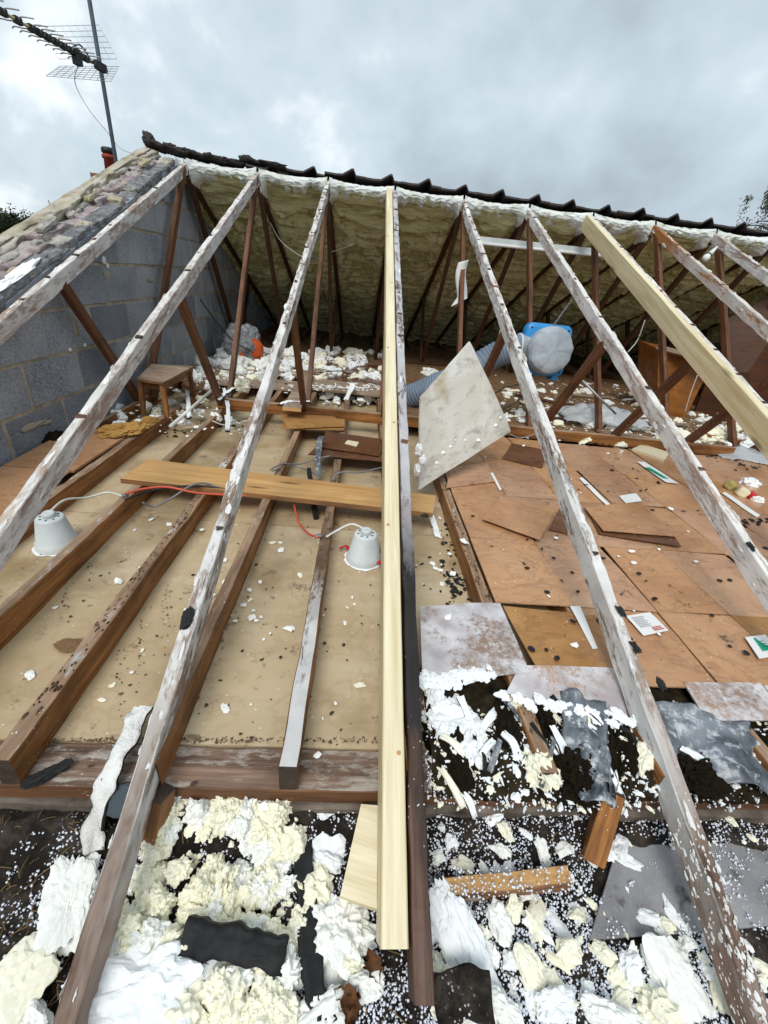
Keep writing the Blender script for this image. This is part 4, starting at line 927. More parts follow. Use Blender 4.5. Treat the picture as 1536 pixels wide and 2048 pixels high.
bt = empty('light_bulb', aty(1420, 505, 3.85), 'bare light bulb on a white holder at the ridge near right', 'light bulb')
c = aty(1418, 510, 3.85); dv = (aty(1448, 480, 3.9)-c).normalized(); fr = frame(c, dv.cross(Vector((0, 0, 1))), dv)
lathe('bulb', [(.004, -.066), (.02, -.062), (.03, -.045), (.031, -.03), (.022, -.008), (.016, .0)], M['paper'], fr, bt, seg=16); lathe('holder', [(.02, 0), (.02, .03), (.014, .07), (.01, .1)], M['white'], fr, bt, seg=14)
lathe('collar', [(.023, -.004), (.023, .004)], M['black'], fr, bt, seg=14)

# cabinet on its side and big brown panel at right
cb = empty('cabinet', (3.0, 3.55, .1), 'old orange veneered wooden cabinet lying at the right of the loft', 'cabinet')
c0, c1 = atz(1335, 838, .1), atz(1375, 838, .1)
V = [aty(1318, 700, 3.7), aty(1375, 838, 3.7)]
fy = 3.66; fx = [aty(1312, 838, fy), aty(1368, 840, fy), aty(1420, 735, fy+.25), aty(1405, 718, fy+.25), aty(1318, 698, fy)]
th_ = Vector((.03, .42, .03)); n_ = 5; Vv = [p-fx[0] for p in fx]+[p+th_-fx[0] for p in fx]
mobj('side_panel', newmesh('side_panel', Vv, [tuple(range(n_)), tuple(range(2*n_-1, n_-1, -1))]+[(i, n_+i, n_+(i+1) % n_, (i+1) % n_) for i in range(n_)], M['cab']), T(fx[0]), cb)
sheet('top_panel', [aty(1312, 697, fy-.03), aty(1440, 728, fy-.03), aty(1450, 722, fy+.5), aty(1320, 690, fy+.5)], .018, [M['oldplank'], M['cabdark']], cb, n=2)
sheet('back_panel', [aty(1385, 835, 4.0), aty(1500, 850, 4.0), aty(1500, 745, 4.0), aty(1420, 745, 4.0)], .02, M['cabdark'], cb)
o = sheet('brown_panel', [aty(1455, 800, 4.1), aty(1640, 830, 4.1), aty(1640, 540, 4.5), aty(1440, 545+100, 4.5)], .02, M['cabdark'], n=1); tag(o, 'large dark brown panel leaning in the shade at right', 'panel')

# pipes, bag, wires
o = tube('white_pipe', [atz(341, 853, .12), atz(436, 770, .15)], .012, M['whitecable'], curve=False, seg=12); tag(o, 'thin white plastic pipe lying across the joists by the stool', 'pipe')
o = tube('metal_tube', [aty(1155, 752, 2.9), aty(1232, 828, 2.75)], .009, M['metal'], curve=False, seg=10); tag(o, 'thin metal tube leaning below the blue fan', 'tube')
bgp = aty(490, 690, 5.2)
bg_ = empty('rubble_bag', bgp, 'white plastic sack with an orange red print slumped by the block wall', 'sack')
lump('sack', atz(485, 700, .2)+Vector((0, 0, .03)), (.20, .16, .20), M['sack'], seed=333, parent=bg_, sub=4, pw=3., big=.35, fine=.12, tilt=(0, .3))
pc = atz(485, 700, .2)
lump('orange_print', pc+Vector((.15, -.08, .03)), (.085, .05, .10), M['orange'], seed=334, parent=bg_, sub=3, pw=3., big=.2, tilt=(0, .35)); lump('red_print', pc+Vector((-.0, -.15, -.04)), (.06, .012, .05), M['orange'], seed=335, parent=bg_, sub=3, big=.2)
for pts, r_, m, lab in (([(540, 445, 4.4), (560, 480, 4.4), (590, 505, 4.4), (612, 517, 4.4)], .004, 'whitecable', 'thin white wire sagging between the webs left of the central rafter'),
                        ([(660, 505, 4.5), (710, 487, 4.5), (765, 457, 4.5)], .003, 'whitecable', 'thin white wire stretched across the foam by the central rafter'),
                        ([(400, 598, 3.8), (430, 640, 3.9), (465, 680, 4.), (505, 705, 4.1)], .006, 'black', 'black cable hanging down the block wall'),
                        ([(1290, 640, 3.6), (1275, 680, 3.6), (1255, 705, 3.6)], .004, 'whitecable', 'thin pale wire hanging left of the cabinet'),
                        ([(1395, 750, 3.5), (1380, 790, 3.5), (1370, 825, 3.5)], .004, 'whitecable', 'thin pale wire hanging in front of the cabinet'),
                        ([(985, 790, 2.5), (1010, 775, 2.5), (1040, 768, 2.5), (1065, 755, 2.6)], .005, 'black', 'black lead trailing from the fan behind the pale board'),
                        ([(1005, 820, 2.3), (1030, 805, 2.35), (1060, 780, 2.4)], .004, 'black', 'second black lead beside the whitened rafter'),
                        ([(1015, 865, 2.1), (1040, 876, 2.1), (1070, 868, 2.1)], .004, 'greycable', 'grey wire loop beside the corner of the pale board'),
                        ([(390, 860, 2.3), (420, 842, 2.3), (450, 850, 2.3), (500, 840, 2.3)], .004, 'whitecable', 'white wire arching over the joists by the stool'),
                        ([(640, 745, 3.9), (680, 742, 3.9), (700, 752, 3.9), (660, 758, 3.9)], .005, 'black', 'black cable loop on the far floor boards')):
    tag(tube('wire', [aty(*p) for p in pts], r_, M[m]), lab, 'wire')

# ================================================================== debris at the eaves
def bedz(x, y): return bed((x+1.7)/4.2, (y+.75)/.78)[2]
LIGHT = [M['foam'], M['foamcream'], M['foamwhite']]
BIG = [  # px, py, (half sizes), material, style, label
    (280, 1990, (.125, .075, .055), 'foamwhite', 'slab', 'biggest white foam lump at the bottom left beside the rafter foot'),
    (350, 2030, (.06, .04, .04), 'foamcream', 'knob', 'cream foam lump at the bottom edge under the big white one'),
    (672, 1862, (.075, .068, .05), 'foam', 'knob', 'round rough white foam lump left of the central rafter end'),
    (700, 1925, (.028, .022, .03), 'foamcream', 'knob', 'small cream knob under the round foam lump'),
    (648, 1665, (.058, .062, .030), 'foamwhite', 'slab', 'smooth white foam slab above the pale timber offcut'),
    (655, 1718, (.04, .018, .02), 'foamwhite', 'slab', 'small white foam slab under the smooth slab by the offcut'),
    (632, 1770, (.04, .05, .03), 'foamcream', 'knob', 'cream foam lump between black strip and pale offcut'),
    (138, 1800, (.052, .088, .014), 'foam', 'bubble', 'bubbly flat foam slab left of the left rafter foot'),
    (30, 1970, (.055, .06, .016), 'foamcream', 'bubble', 'cream flat foam piece in the bottom left corner'),
    (732, 1968, (.038, .022, .016), 'foam', 'slab', 'small flat white foam scrap below the end of the new rafter'),
    (905, 1440, (.075, .085, .035), 'foamwhite', 'knob', 'white foam mass draped below the oversprayed sheet'),
    (940, 1490, (.055, .065, .04), 'foamwhite', 'knob', 'lower white foam flow under the draped mass'),
    (870, 1390, (.03, .05, .03), 'foamwhite', 'slab', 'white foam wad against the scorched rafter'),
    (872, 1645, (.026, .045, .03), 'foamwhite', 'slab', 'smooth white foam pebble against the scorched rafter at the plate'),
    (925, 1560, (.04, .02, .02), 'foamwhite', 'slab', 'white foam scrap on the wall plate right of the scorched rafter'),
    (872, 1560, (.02, .024, .02), 'foamwhite', 'slab', 'small white foam scrap on the plate touching the scorched rafter'),
    (928, 1880, (.055, .13, .028), 'foamwhite', 'slab', 'long white foam slab sloping along the scorched rafter foot'),
    (880, 1830, (.03, .06, .03), 'foamwhite', 'slab', 'narrow white foam wedge right of the scorched rafter foot'),
    (885, 1960, (.04, .035, .025), 'foamcream', 'knob', 'cream foam lump at the foot of the scorched rafter'),
    (1003, 1840, (.032, .045, .022), 'foam', 'slab', 'white foam pebble below the batten offcut'),
    (1030, 1815, (.022, .03, .02), 'foamcream', 'slab', 'cream foam chip beside the pebble below the batten offcut'),
    (1355, 1950, (.065, .075, .030), 'foam', 'slab', 'flat angular white foam slab left of the right rafter foot'),
    (1320, 2015, (.048, .045, .04), 'foamcream', 'knob', 'rounded cream foam lump under the flat angular slab'),
    (1225, 2030, (.06, .03, .03), 'foam', 'slab', 'white foam lump at the bottom edge right of centre'),
    (1265, 1935, (.028, .03, .018), 'foamwhite', 'slab', 'small white foam pebble left of the flat angular slab'),
    (1085, 1530, (.040, .055, .045), 'foamcream', 'knob', 'cream foam crust on the timber end in the insulation'),
    (1120, 1600, (.022, .045, .018), 'foamcream', 'slab', 'cream foam flake hanging below the insulation'),
    (1030, 1408, (.03, .035, .03), 'foamcream', 'knob', 'cream foam knob in front of the drooping whitened strip'),
    (1235, 1462, (.026, .024, .02), 'foamwhite', 'slab', 'white foam blob under the drooping whitened strip'),
    (1290, 1515, (.022, .042, .025), 'foamcream', 'slab', 'cream foam drip on the side of the right rafter'),
    (1140, 1900, (.035, .025, .02), 'foamcream', 'slab', 'cream foam chip among the beads right of centre'),
    (1060, 1930, (.03, .045, .02), 'foamcream', 'slab', 'cream foam splinter among the beads at bottom centre'),
    (1000, 2010, (.06, .03, .03), 'foam', 'knob', 'white foam lump at the bottom edge right of the scorched rafter'),
    (1110, 2010, (.05, .03, .02), 'foamwhite', 'slab', 'flat white foam scrap at the bottom edge among beads'),
    (640, 2030, (.05, .03, .025), 'foam', 'slab', 'white foam scrap at the bottom edge by the black strip'),
    (70, 2040, (.03, .02, .02), 'foam', 'slab', 'small white foam scrap in the bottom left corner edge'),
]
for k, (px, py, s_, m, stl, lab) in enumerate(BIG):
    zt = -.105 if py > 1585 else (.075 if py < 1545 else .015)
    s_ = tuple(a*(.66 if px > 850 and py > 1600 else .84) for a in s_); p = atz(px, py, zt); p.z -= s_[2]*.45
    kw = dict(slab=dict(pw=3.5, big=.45, knob=.22, kf=3.2, fine=.1), knob=dict(pw=2., big=.4, knob=.5, kf=3.2, fine=.1), bubble=dict(pw=4., big=.42, knob=.20, kf=8.))[stl]
    tl = (.25, 0) if stl == 'slab' else (0, 0)
    tag(lump('foam_lump', p, s_, M[m], seed=400+k, rz=(.5*math.sin(k*2.1)), tilt=tl, sub=5 if max(s_) > .06 else 4, **kw), lab, 'foam lump', 'spray foam lumps at the eaves')
# popcorn heap of cream foam
rp_ = random.Random(21); POP = []; ORD = {}; SMALL = []
HEAP = [(330, 1640, 60, 30), (440, 1640, 70, 30), (520, 1640, 60, 30), (410, 1740, 90, 60), (500, 1790, 80, 60), (350, 1830, 70, 60), (300, 1760, 50, 60), (430, 1860, 110, 30), (540, 1720, 50, 60), (560, 1900, 50, 60), (300, 1890, 60, 30), (460, 1960, 90, 50), (520, 2020, 80, 25), (240, 1860, 20, 40)]
for k in range(1000):
    cx, cy, sx, sy = HEAP[k % len(HEAP)]; px, py = rp_.gauss(cx, sx*.6), rp_.gauss(cy, sy*.6)
    if not (225 < px < 600 and 1598 < py < 2060) or noise.noise(Vector((px*.016, py*.016, 2))) < -.28: continue
    p = atz(px, py, -.11); r_ = (.0045+.024*rp_.random()**3.2)*rp_.uniform(.9, 1.2); p.z = bedz(p.x, p.y)+r_*.45+.012*rp_.random()
    sq = rp_.uniform(.6, 1.); mt_ = M['foamcream'] if rp_.random() < .72 else M['foam']
    Mx = T(p) @ Matrix.Rotation(rp_.random()*6, 4, 'Z') @ Matrix.Rotation(rp_.random()*2, 4, 'X') @ Matrix.Diagonal((r_, r_*rp_.uniform(.7, 1.3), r_*sq, 1))
    me = lump_me(rp_.randint(500, 507), mt_, sub=4 if r_ > .017 else 3, big=.45, knob=.55, kf=3.)
    if r_ < .0165: POP.append((me, Mx)); continue
    o = mobj('foam_crumb', me, Mx); ORD.setdefault(('%s popcorn foam crumb in the eaves heap', 'foam crumb', 'cream foam crumbs heaped at the eaves'), []).append((px, o, 'cream' if mt_ is M['foamcream'] else 'white'))
o = merge('popcorn_foam', POP, [M['foamcream'], M['foam']]); stuff(o); tag(o, 'fine cream popcorn foam filling the heap at the eaves', 'foam crumbs')
# crumbs elsewhere at the eaves
for k in range(420):
    px = rp_.uniform(860, 1536); py = rp_.uniform(1610, 2048)
    if rp_.random() > (.25+.75*(py-1610)/430): continue
    p = atz(px, py, -.11); r_ = .004+.014*rp_.random()**2.2; p.z = bedz(p.x, p.y)+r_*.4
    me = lump_me(rp_.randint(510, 515), M[rp_.choice(['foam', 'foamwhite', 'foamcream'])], sub=3, big=.6, knob=.45); Mx = T(p) @ Matrix.Rotation(rp_.random()*6, 4, 'Z') @ Matrix.Rotation(rp_.uniform(-.5, .5), 4, 'X') @ Matrix.Diagonal((r_, r_*rp_.uniform(.8, 2.6), r_*.5, 1))
    if r_ < .011: SMALL.append((me, Mx)); continue
    o = mobj('foam_crumb', me, Mx); ORD.setdefault(('small %s foam crumb among the beads', 'foam crumb', 'small foam crumbs among the beads'), []).append((px, o, 'cream' if 'cream' in me.materials[0].name else 'white'))

# foam scraps on the far loft floor
def scrap(px, py, z, r_, seed, lab, grp, flatn=.6):
    p = atz(px, py, z); p.z = z+r_*flatn*.5
    me = lump_me(520+seed % 8, M[('foam', 'foamwhite', 'foamcream')[seed % 3]], sub=3, pw=2.6, big=.5, knob=.3); Mx = (T(p) @ Matrix.Rotation(seed*1.3, 4, 'Z') @ Matrix.Rotation(.6*math.sin(seed), 4, 'X') @ Matrix.Diagonal((r_, r_*(.6+.5*((seed*7) % 5)/5), r_*flatn, 1)))
    if r_*FPX/(p-CAM).length < 10: SMALL.append((me, Mx)); return
    o = mobj('foam_scrap', me, Mx); ORD.setdefault((lab, 'foam scrap', grp), []).append((px, o, 'cream' if seed % 3 == 2 else 'white'))
for k in range(150):
    px = rp_.uniform(395, 775); py = 705+55*rp_.random()**1.3
    if px < 440: py += 20
    scrap(px, py, .10, rp_.uniform(.025, .085)*(1 if py < 740 else .8), k, '%s foam scrap on the far left boards', 'foam scraps on the far floor at left')
for k in range(46):
    scrap(rp_.uniform(640, 770), rp_.uniform(770, 806), .03, rp_.uniform(.012, .04), k, '%s foam scrap in the gap behind the binder', 'foam scraps behind the binder')
for k in range(70):
    scrap(rp_.uniform(1000, 1330), rp_.uniform(765, 850), .10, rp_.uniform(.012, .05), k, '%s foam scrap on the floor under the blue fan', 'foam scraps under the fan', .35)
for k in range(80):
    px = rp_.uniform(1180, 1536); scrap(px, rp_.uniform(820, 890)+(px-1180)*.02, .10, rp_.uniform(.015, .06), k, '%s foam scrap on the floor in front of the cabinet', 'foam scraps by the cabinet', .5)
for k in range(90):
    px = rp_.uniform(1000, 1536); scrap(px, rp_.uniform(775, 885), .10, .01+.05*rp_.random()**2, k+3, '%s foam scrap behind the binder at right', 'foam scraps behind the binder at right', .4)
for k, (a0, b0, L_, r_) in enumerate(((1130, 835, .5, .3), (1270, 870, .6, -.2), (1390, 865, .45, .5), (1100, 800, .7, -.35), (1330, 845, .5, .1), (1480, 880, .5, -.4), (860, 725, .8, .1), (1180, 790, .7, .2))):
    p = atz(a0, b0, .13); d = Vector((math.cos(r_), math.sin(r_), .02*(-1)**k))*L_/2
    tag(beam('loose_batten', p-d, p+d, .035, .022, [M[('webdark', 'oldplank', 'joist')[k % 3]]], seed=80+k, jit=.002), ('dark', 'pale', 'orange')[k % 3]+' loose batten on the back floor, '+('below the blue fan', 'behind the right whitened rafter', 'in front of the cabinet', 'left under the blue fan', 'left of the cabinet foot', 'near the polythene bag', 'behind the duct', 'far under the fan')[k], 'batten', 'loose battens on the back floor')
for k in range(40):
    px = rp_.uniform(225, 460); scrap(px, rp_.uniform(770, 860)-(px-225)*.05, .06, rp_.uniform(.012, .045), k, '%s foam scrap on the joists by the stool', 'foam scraps by the stool')
for k, (px, py, s_, m, lab, z) in enumerate(((1440, 872, (.12, .10, .06), 'foamcream', 'large cream foam rosette on the floor at right', .12), (1230, 850, (.10, .07, .05), 'foam', 'white foam lump behind the right whitened rafter', .12), (1180, 850, (.09, .05, .04), 'foam', 'white foam lump beside the polythene', .12),
        (395, 765, (.04, .04, .09), 'foam', 'upright white foam wad by the short web near the stool', .15), (485, 772, (.06, .05, .06), 'foamcream', 'cream foam lump at the foot of the second web', .15), (525, 755, (.05, .03, .06), 'foam', 'white foam wad on the binder end', .15),
        (660, 785, (.04, .04, .05), 'foam', 'white foam wad in the gap behind the binder', .08), (735, 795, (.075, .06, .05), 'foam', 'white rounded foam wad in the gap near the new rafter', .06), (665, 705, (.14, .1, .08), 'foam', 'white foam chunk far back left of the new rafter', .12), (710, 708, (.13, .1, .07), 'foamcream', 'cream foam chunk far back near the new rafter', .12),
        (530, 735, (.11, .09, .09), 'foam', 'white foam chunk left of the third rafter on the far boards', .12), (520, 705, (.15, .12, .07), 'foam', 'long white foam chunk below the sack', .12), (585, 715, (.1, .1, .1), 'foam', 'white foam chunk behind the third rafter', .12), (860, 745, (.10, .08, .05), 'foam', 'white foam chunk beside the duct', .12),
        (1500, 965, (.05, .05, .03), 'foamwhite', 'crumpled white scrap near the sponge blocks at right', .11), (1515, 1000, (.03, .02, .02), 'foamwhite', 'small white scrap under the crumpled one at right', .11), (1040, 830, (.05, .04, .05), 'foamwhite', 'white foam chunk behind the whitened rafter near the pale board', .1), (1010, 840, (.035, .03, .05), 'foamwhite', 'white foam chunk at the corner of the pale board', .1))):
    p = atz(px, py, z); tag(lump('foam_chunk', p, s_, M[m], seed=540+k, rz=k, sub=4, big=.45, knob=.35, kf=2.6), lab, 'foam chunk', 'larger foam chunks in the loft')
o = merge('foam_bits', SMALL, [M['foam'], M['foamwhite'], M['foamcream']]); stuff(o); tag(o, 'small white foam bits scattered through the loft and eaves', 'foam bits')
ONES = 'zeroth first second third fourth fifth sixth seventh eighth ninth tenth eleventh twelfth thirteenth fourteenth fifteenth sixteenth seventeenth eighteenth nineteenth'.split()
TENS = {2: 'twent', 3: 'thirt', 4: 'fort', 5: 'fift', 6: 'sixt', 7: 'sevent', 8: 'eight', 9: 'ninet'}
def ordw(n):
    if n < 20: return ONES[n]
    h_ = 'hundred and ' if n >= 100 else ''; n %= 100
    if n < 20: return h_+ONES[n]
    return h_+TENS[n//10]+('ieth' if n % 10 == 0 else 'y-'+ONES[n % 10])
for (lab, cat, grp), lst in ORD.items():
    for k, (px, o, cw) in enumerate(sorted(lst, key=lambda a: a[0])): tag(o, lab % cw+', '+ordw(k+1)+' from the left', cat, grp)
# foam inverted-V and strips near the gap
for q, lab in (([(690, 800), (705, 770), (700, 765)], 'left arm of the white foam strip bent in a V behind the binder'), ([(700, 765), (715, 785), (722, 800)], 'right arm of the white foam strip bent in a V behind the binder')):
    tag(ribbon('foam_strip', [atz(px, py, .08+(.12 if py < 780 else 0)) for px, py in q], .05, .012, [M['foamwhite'], M['foamwhite']], wavy=.006), lab, 'foam strip')
for q, zz_, lab in (([(455, 860), (456, 815), (448, 775)], .16, 'white and black foam strip upright by the end of the binder'), ([(437, 800), (452, 785), (470, 775)], .19, 'torn white foam strip across the binder end'), ([(557, 808), (580, 803), (620, 803)], .20, 'white splintered strip lying on the binder'), ([(378, 835), (376, 800), (374, 780)], .13, 'white foam strip standing left of the pipe')):
    tag(ribbon('foam_strip', [atz(px, py, zz_) for px, py in q], .028, .012, [M['felt'], M['foamwhite']], wavy=.01, seed=len(lab)), lab, 'foam strip', 'white foam strips near the binder')
# white blobs clinging to the pale board's rafter side
for k, (px, py, y_) in enumerate(((838, 900, 1.45), (845, 920, 1.4), (835, 940, 1.4))):
    tag(lump('foam_lump', aty(px, py, y_), (.018, .02, .03), M['foamwhite'], seed=570+k, sub=3, big=.4, knob=.3), ('topmost', 'middle', 'lowest')[k]+' white foam blob between the scorched rafter and the pale board', 'foam lump', 'foam blobs by the pale board')

# yellow wool, sponge blocks, polythene
tag(lump('glass_wool', atz(245, 862, .10), (.09, .13, .04), M['wool'], seed=600, rz=-.5, sub=5, big=.5, fine=.2, knob=.15), 'orange yellow glass wool wad between the block wall and the joist', 'insulation')
tag(lump('glass_wool', atz(300, 843, .10), (.022, .06, .03), M['wool'], seed=601, rz=-.4, sub=4, big=.4, fine=.2), 'small orange glass wool strip below the stool', 'insulation')
tag(lump('glass_wool', atz(95, 880, .08), (.07, .09, .04), M['woolbrown'], seed=602, sub=4, big=.5, fine=.2), 'dull brown wool wad against the block wall', 'insulation')
tag(lump('glass_wool', atz(390, 775, .10), (.1, .09, .1), M['brown'], seed=603, sub=4, big=.3, fine=.1), 'brown dusty bundle behind the stool', 'bundle')
tag(lump('green_scrap', atz(275, 850, .06), (.05, .04, .012), M['green'], seed=604, sub=3, big=.4), 'dark green plastic scrap beside the orange wool', 'scrap')
for k, (px, py, s_, m, rz, lab) in enumerate(((1462, 972, (.035, .03, .028), 'sponge', .3, 'mustard sponge block at right on the boards'), (1484, 985, (.032, .03, .03), 'newtop', .9, 'cream sponge block beside the mustard one'), (1502, 990, (.02, .02, .02), 'red', .2, 'small red scrap beside the cream sponge block'))):
    tag(lump('sponge_block', atz(px, py, .12), s_, M[m], seed=610+k, rz=rz, pw=7., sub=3, big=.12, tilt=(.4, .3)), lab, 'sponge block')
def poly_sheet(name, px, py, z, sx, sy, rz, seed, lab, h=.05):
    me = grid_me(name, lambda u, v: ((u-.5)*sx*(1+.2*noise.noise(Vector((v*4, seed, 0)))), (v-.5)*sy*(1+.3*noise.noise(Vector((u*4, seed, 5)))), h*(1-abs(2*u-1)**2)*(1-abs(2*v-1)**2)*(1+.8*noise.noise(Vector((u*3, v*3, seed))))+.4*h*abs(noise.noise(Vector((u*6, v*5, seed+2))))), 30, 24, M['poly'])
    o = mobj(name, me, T(atz(px, py, z)) @ Matrix.Rotation(rz, 4, 'Z')); sm = o.modifiers.new('thickness', 'SOLIDIFY'); sm.thickness = .0006; tag(o, lab, 'polythene')
poly_sheet('polythene_sheet', 1205, 840, .14, .75, .35, -.1, 3, 'crumpled clear polythene sheet behind the right whitened rafter', .12)
poly_sheet('polythene_sheet', 1492, 912, .10, .55, .32, -.25, 8, 'clear polythene bag lying at the right edge of the boards', .05)
o = sheet('pale_panel', [atz(1265, 897, .12), atz(1330, 918, .12), atz(1340, 905, .12), atz(1285, 888, .12)], .02, M['newtop']); tag(o, 'pale green timber strip behind the right whitened rafter', 'timber strip')

# black fragments of bitumen, too small to count
def crumbs(name, spots, mat, r0, r1, lab, cat, seed=1, sub=1, zoff=.0):
    rc = random.Random(seed); vs, fs = ico(sub); parts = []
    for (px, py, sx, sy, z, n) in spots:
        for k in range(n):
            p = atz(rc.gauss(px, sx), rc.gauss(py, sy), z); r_ = rc.uniform(r0, r1); sc = Vector((rc.uniform(.5, 1.6), rc.uniform(.5, 1.6), rc.uniform(.25, .6)))*r_
            q = Matrix.Rotation(rc.random()*6, 3, 'Z'); p.z = z+sc.z*.6+zoff
            parts.append(([q @ Vector((v.x*sc.x, v.y*sc.y, v.z*sc.z))*(1+.4*rc.uniform(-1, 1))+p for v in vs], fs))
    V, F = join_vf(parts); o = mobj(name, newmesh(name, V, F, mat)); tag(o, lab, cat); stuff(o); return o
crumbs('bitumen_fragments', [(1200, 880, 25, 8, .102, 60), (1160, 875, 14, 5, .102, 30), (1240, 870, 20, 6, .102, 40), (1450, 905, 30, 8, .102, 40), (1500, 930, 25, 6, .102, 30), (1505, 1045, 12, 4, .103, 26), (1350, 905, 20, 4, .102, 30), (920, 1190, 18, 22, .003, 40), (890, 1130, 20, 30, .003, 14), (905, 1160, 12, 14, .003, 30), (530, 745, 60, 18, .102, 70), (690, 800, 40, 10, .03, 60), (440, 850, 18, 6, .004, 40), (350, 865, 12, 5, .004, 16), (1240, 1000, 120, 60, .104, 30), (1150, 1180, 120, 70, .104, 24), (900, 1050, 12, 50, .004, 20)], M['char'], .003, .013, 'scattered black bitumen and soot fragments over the loft floor', 'fragments', 3)
crumbs('dust_fragments', [(300, 1250, 160, 130, .003, 40), (700, 1250, 60, 130, .003, 26), (560, 1200, 50, 160, .003, 30), (880, 1100, 30, 60, .003, 14), (200, 1150, 90, 60, .003, 14)], M['joistend'], .002, .005, 'small dark grit lying on the plasterboard between the joists', 'grit', 4)
crumbs('joist_dust', [(px, py, 5, 40, .003, 30) for px, py in ((470, 1200), (440, 1260), (400, 1330), (640, 1180), (628, 1260), (618, 1330), (280, 1290), (240, 1340), (330, 1230), (180, 1130), (130, 1180), (905, 1120), (930, 1180))]+[(x_, 1480, 40, 3, .003, 30) for x_ in range(80, 760, 60)], M['dirtcrust'], .0008, .003, 'dark dust and grit gathered along the sides of the joists', 'grit', 14)
crumbs('foam_flecks', [(480, 735, 60, 20, .102, 260), (660, 730, 60, 16, .102, 200), (690, 775, 50, 3, .128, 240), (690, 795, 40, 8, .03, 120), (1120, 800, 80, 30, .102, 200), (1200, 860, 60, 12, .102, 120), (1350, 860, 90, 16, .102, 160), (1460, 850, 50, 20, .102, 120), (440, 845, 30, 10, .004, 60), (330, 820, 50, 20, .08, 80), (1150, 1100, 170, 90, .104, 30), (300, 1200, 150, 120, .004, 26), (700, 1150, 80, 160, .004, 34), (880, 1100, 20, 70, .004, 16), (470, 1130, 60, 120, .004, 20)], M['foam'], .003, .014, 'tiny white foam flecks dusted over the loft floor', 'foam flecks', 5)
# foil-like flattened foam smears on the plasterboard
rs = random.Random(31); ORD2 = []; ORD3 = []
for k, (px, py) in enumerate(((280, 1135), (110, 1215), (430, 1210), (430, 1270), (285, 1300), (330, 1400), (385, 1390), (500, 1200), (450, 1415), (560, 1085), (545, 1085), (640, 1085), (600, 1150), (60, 1170), (270, 1000+60), (225, 1370), (205, 1400), (60, 1350), (690, 1245), (720, 1370), (600, 1045))):
    p = atz(px, py, .003); s_ = rs.uniform(.007, .016)
    ORD2.append((px, lump('foam_smear', p, (s_, s_*.6, .003), M[rs.choice(['foam', 'foamcream'])], seed=620+k % 5, rz=rs.random()*3, sub=3, big=.6)))
for k, (px, o) in enumerate(sorted(ORD2, key=lambda a: a[0])): tag(o, 'flat foam smear on the plasterboard, '+ordw(k+1)+' from the left', 'foam smear', 'foam smears on the plasterboard')
# patch of mould and wool fibres on the plasterboard
tag(lump('fibre_tuft', atz(140, 1290, .006), (.035, .022, .004), M['brown'], seed=640, sub=4, big=.6, fine=.25), 'dark fibrous tuft on the plasterboard near the left joist', 'fibre tuft')

# insulation and foil packed under the front boards
ri = random.Random(17)
def iz(p): return insul((p.x-.03)/2., (p.y+.02)/.33)[2] if p.x > .03 else .06
def onto(px, py, dz=0.):
    p = atz(px, py, .06); p.z = iz(p)+dz; return p
def insul(u, v):
    x = .03+2.0*u; y = -.02+.33*v; return (x, y, .012+.05*min(1, max(0, (y+.02)/.06))+.022*fb((x*9, y*9, 3), 3)+.012*fb((x*30, y*30, 8), 3))
o = mobj('loose_insulation', grid_me('loose_insulation', insul, 170, 40, M['woolbrown'])); stuff(o); tag(o, 'matted dark brown insulation filling the eaves under the front boards', 'insulation')
for k, (px, py, s_, m, rz, lab) in enumerate(((900, 1500, (.07, .10, .05), 'woolbrown', .2, 'brown wool roll right beside the scorched rafter under the boards'), (1010, 1470, (.06, .11, .05), 'woolbrown', -.1, 'brown wool roll under the drooping whitened strip'), (1080, 1450, (.05, .10, .05), 'woolbrown', -.25, 'brown wool roll with a lifted foam crust'),
        (1150, 1560, (.09, .06, .06), 'woolbrown', .1, 'brown wool bulging over the plate left of the right rafter'), (1225, 1500, (.06, .11, .05), 'woolbrown', -.3, 'brown wool roll tight against the right rafter'), (1390, 1560, (.11, .05, .05), 'woolbrown', -.1, 'brown wool right of the right rafter under foil'), (1490, 1480, (.09, .10, .04), 'woolbrown', -.3, 'brown wool roll at the right edge under the boards'))):
    p = atz(px, py, .035); tag(lump('wool_roll', p, (s_[0]*.6, s_[1]*.8, s_[2]), M[m], seed=650+k, rz=rz, sub=5, pw=2.6, big=.4, knob=.35, kf=4., fine=.18), lab, 'insulation', 'insulation packed under the front boards')
for px, py, z, sx, sy, rz, sd_, lab in ((1175, 1470, .09, .12, .22, -.3, 5, 'dusty blue grey foil sheet draped left of the right rafter'), (1430, 1490, .09, .26, .19, -.2, 9, 'dusty silver foil sheet right of the right rafter'), (1195, 1545, .085, .07, .12, -.3, 12, 'dark blue plastic flap over the wool left of the right rafter')):
    o = mobj('foil_sheet', grid_me('foil_sheet', lambda u, v: ((u-.5)*sx*(1+.3*noise.noise(Vector((v*4, sd_, 0)))), (v-.5)*sy, .03*fb((u*2.5, v*2.5, sd_), 3)+.02*(1-(2*u-1)**2)-.03*(1-v)), 26, 26, M['foil']), T(atz(px, py, z)) @ Matrix.Rotation(rz, 4, 'Z'))
    sm = o.modifiers.new('thickness', 'SOLIDIFY'); sm.thickness = .001; tag(o, lab, 'foil sheet')

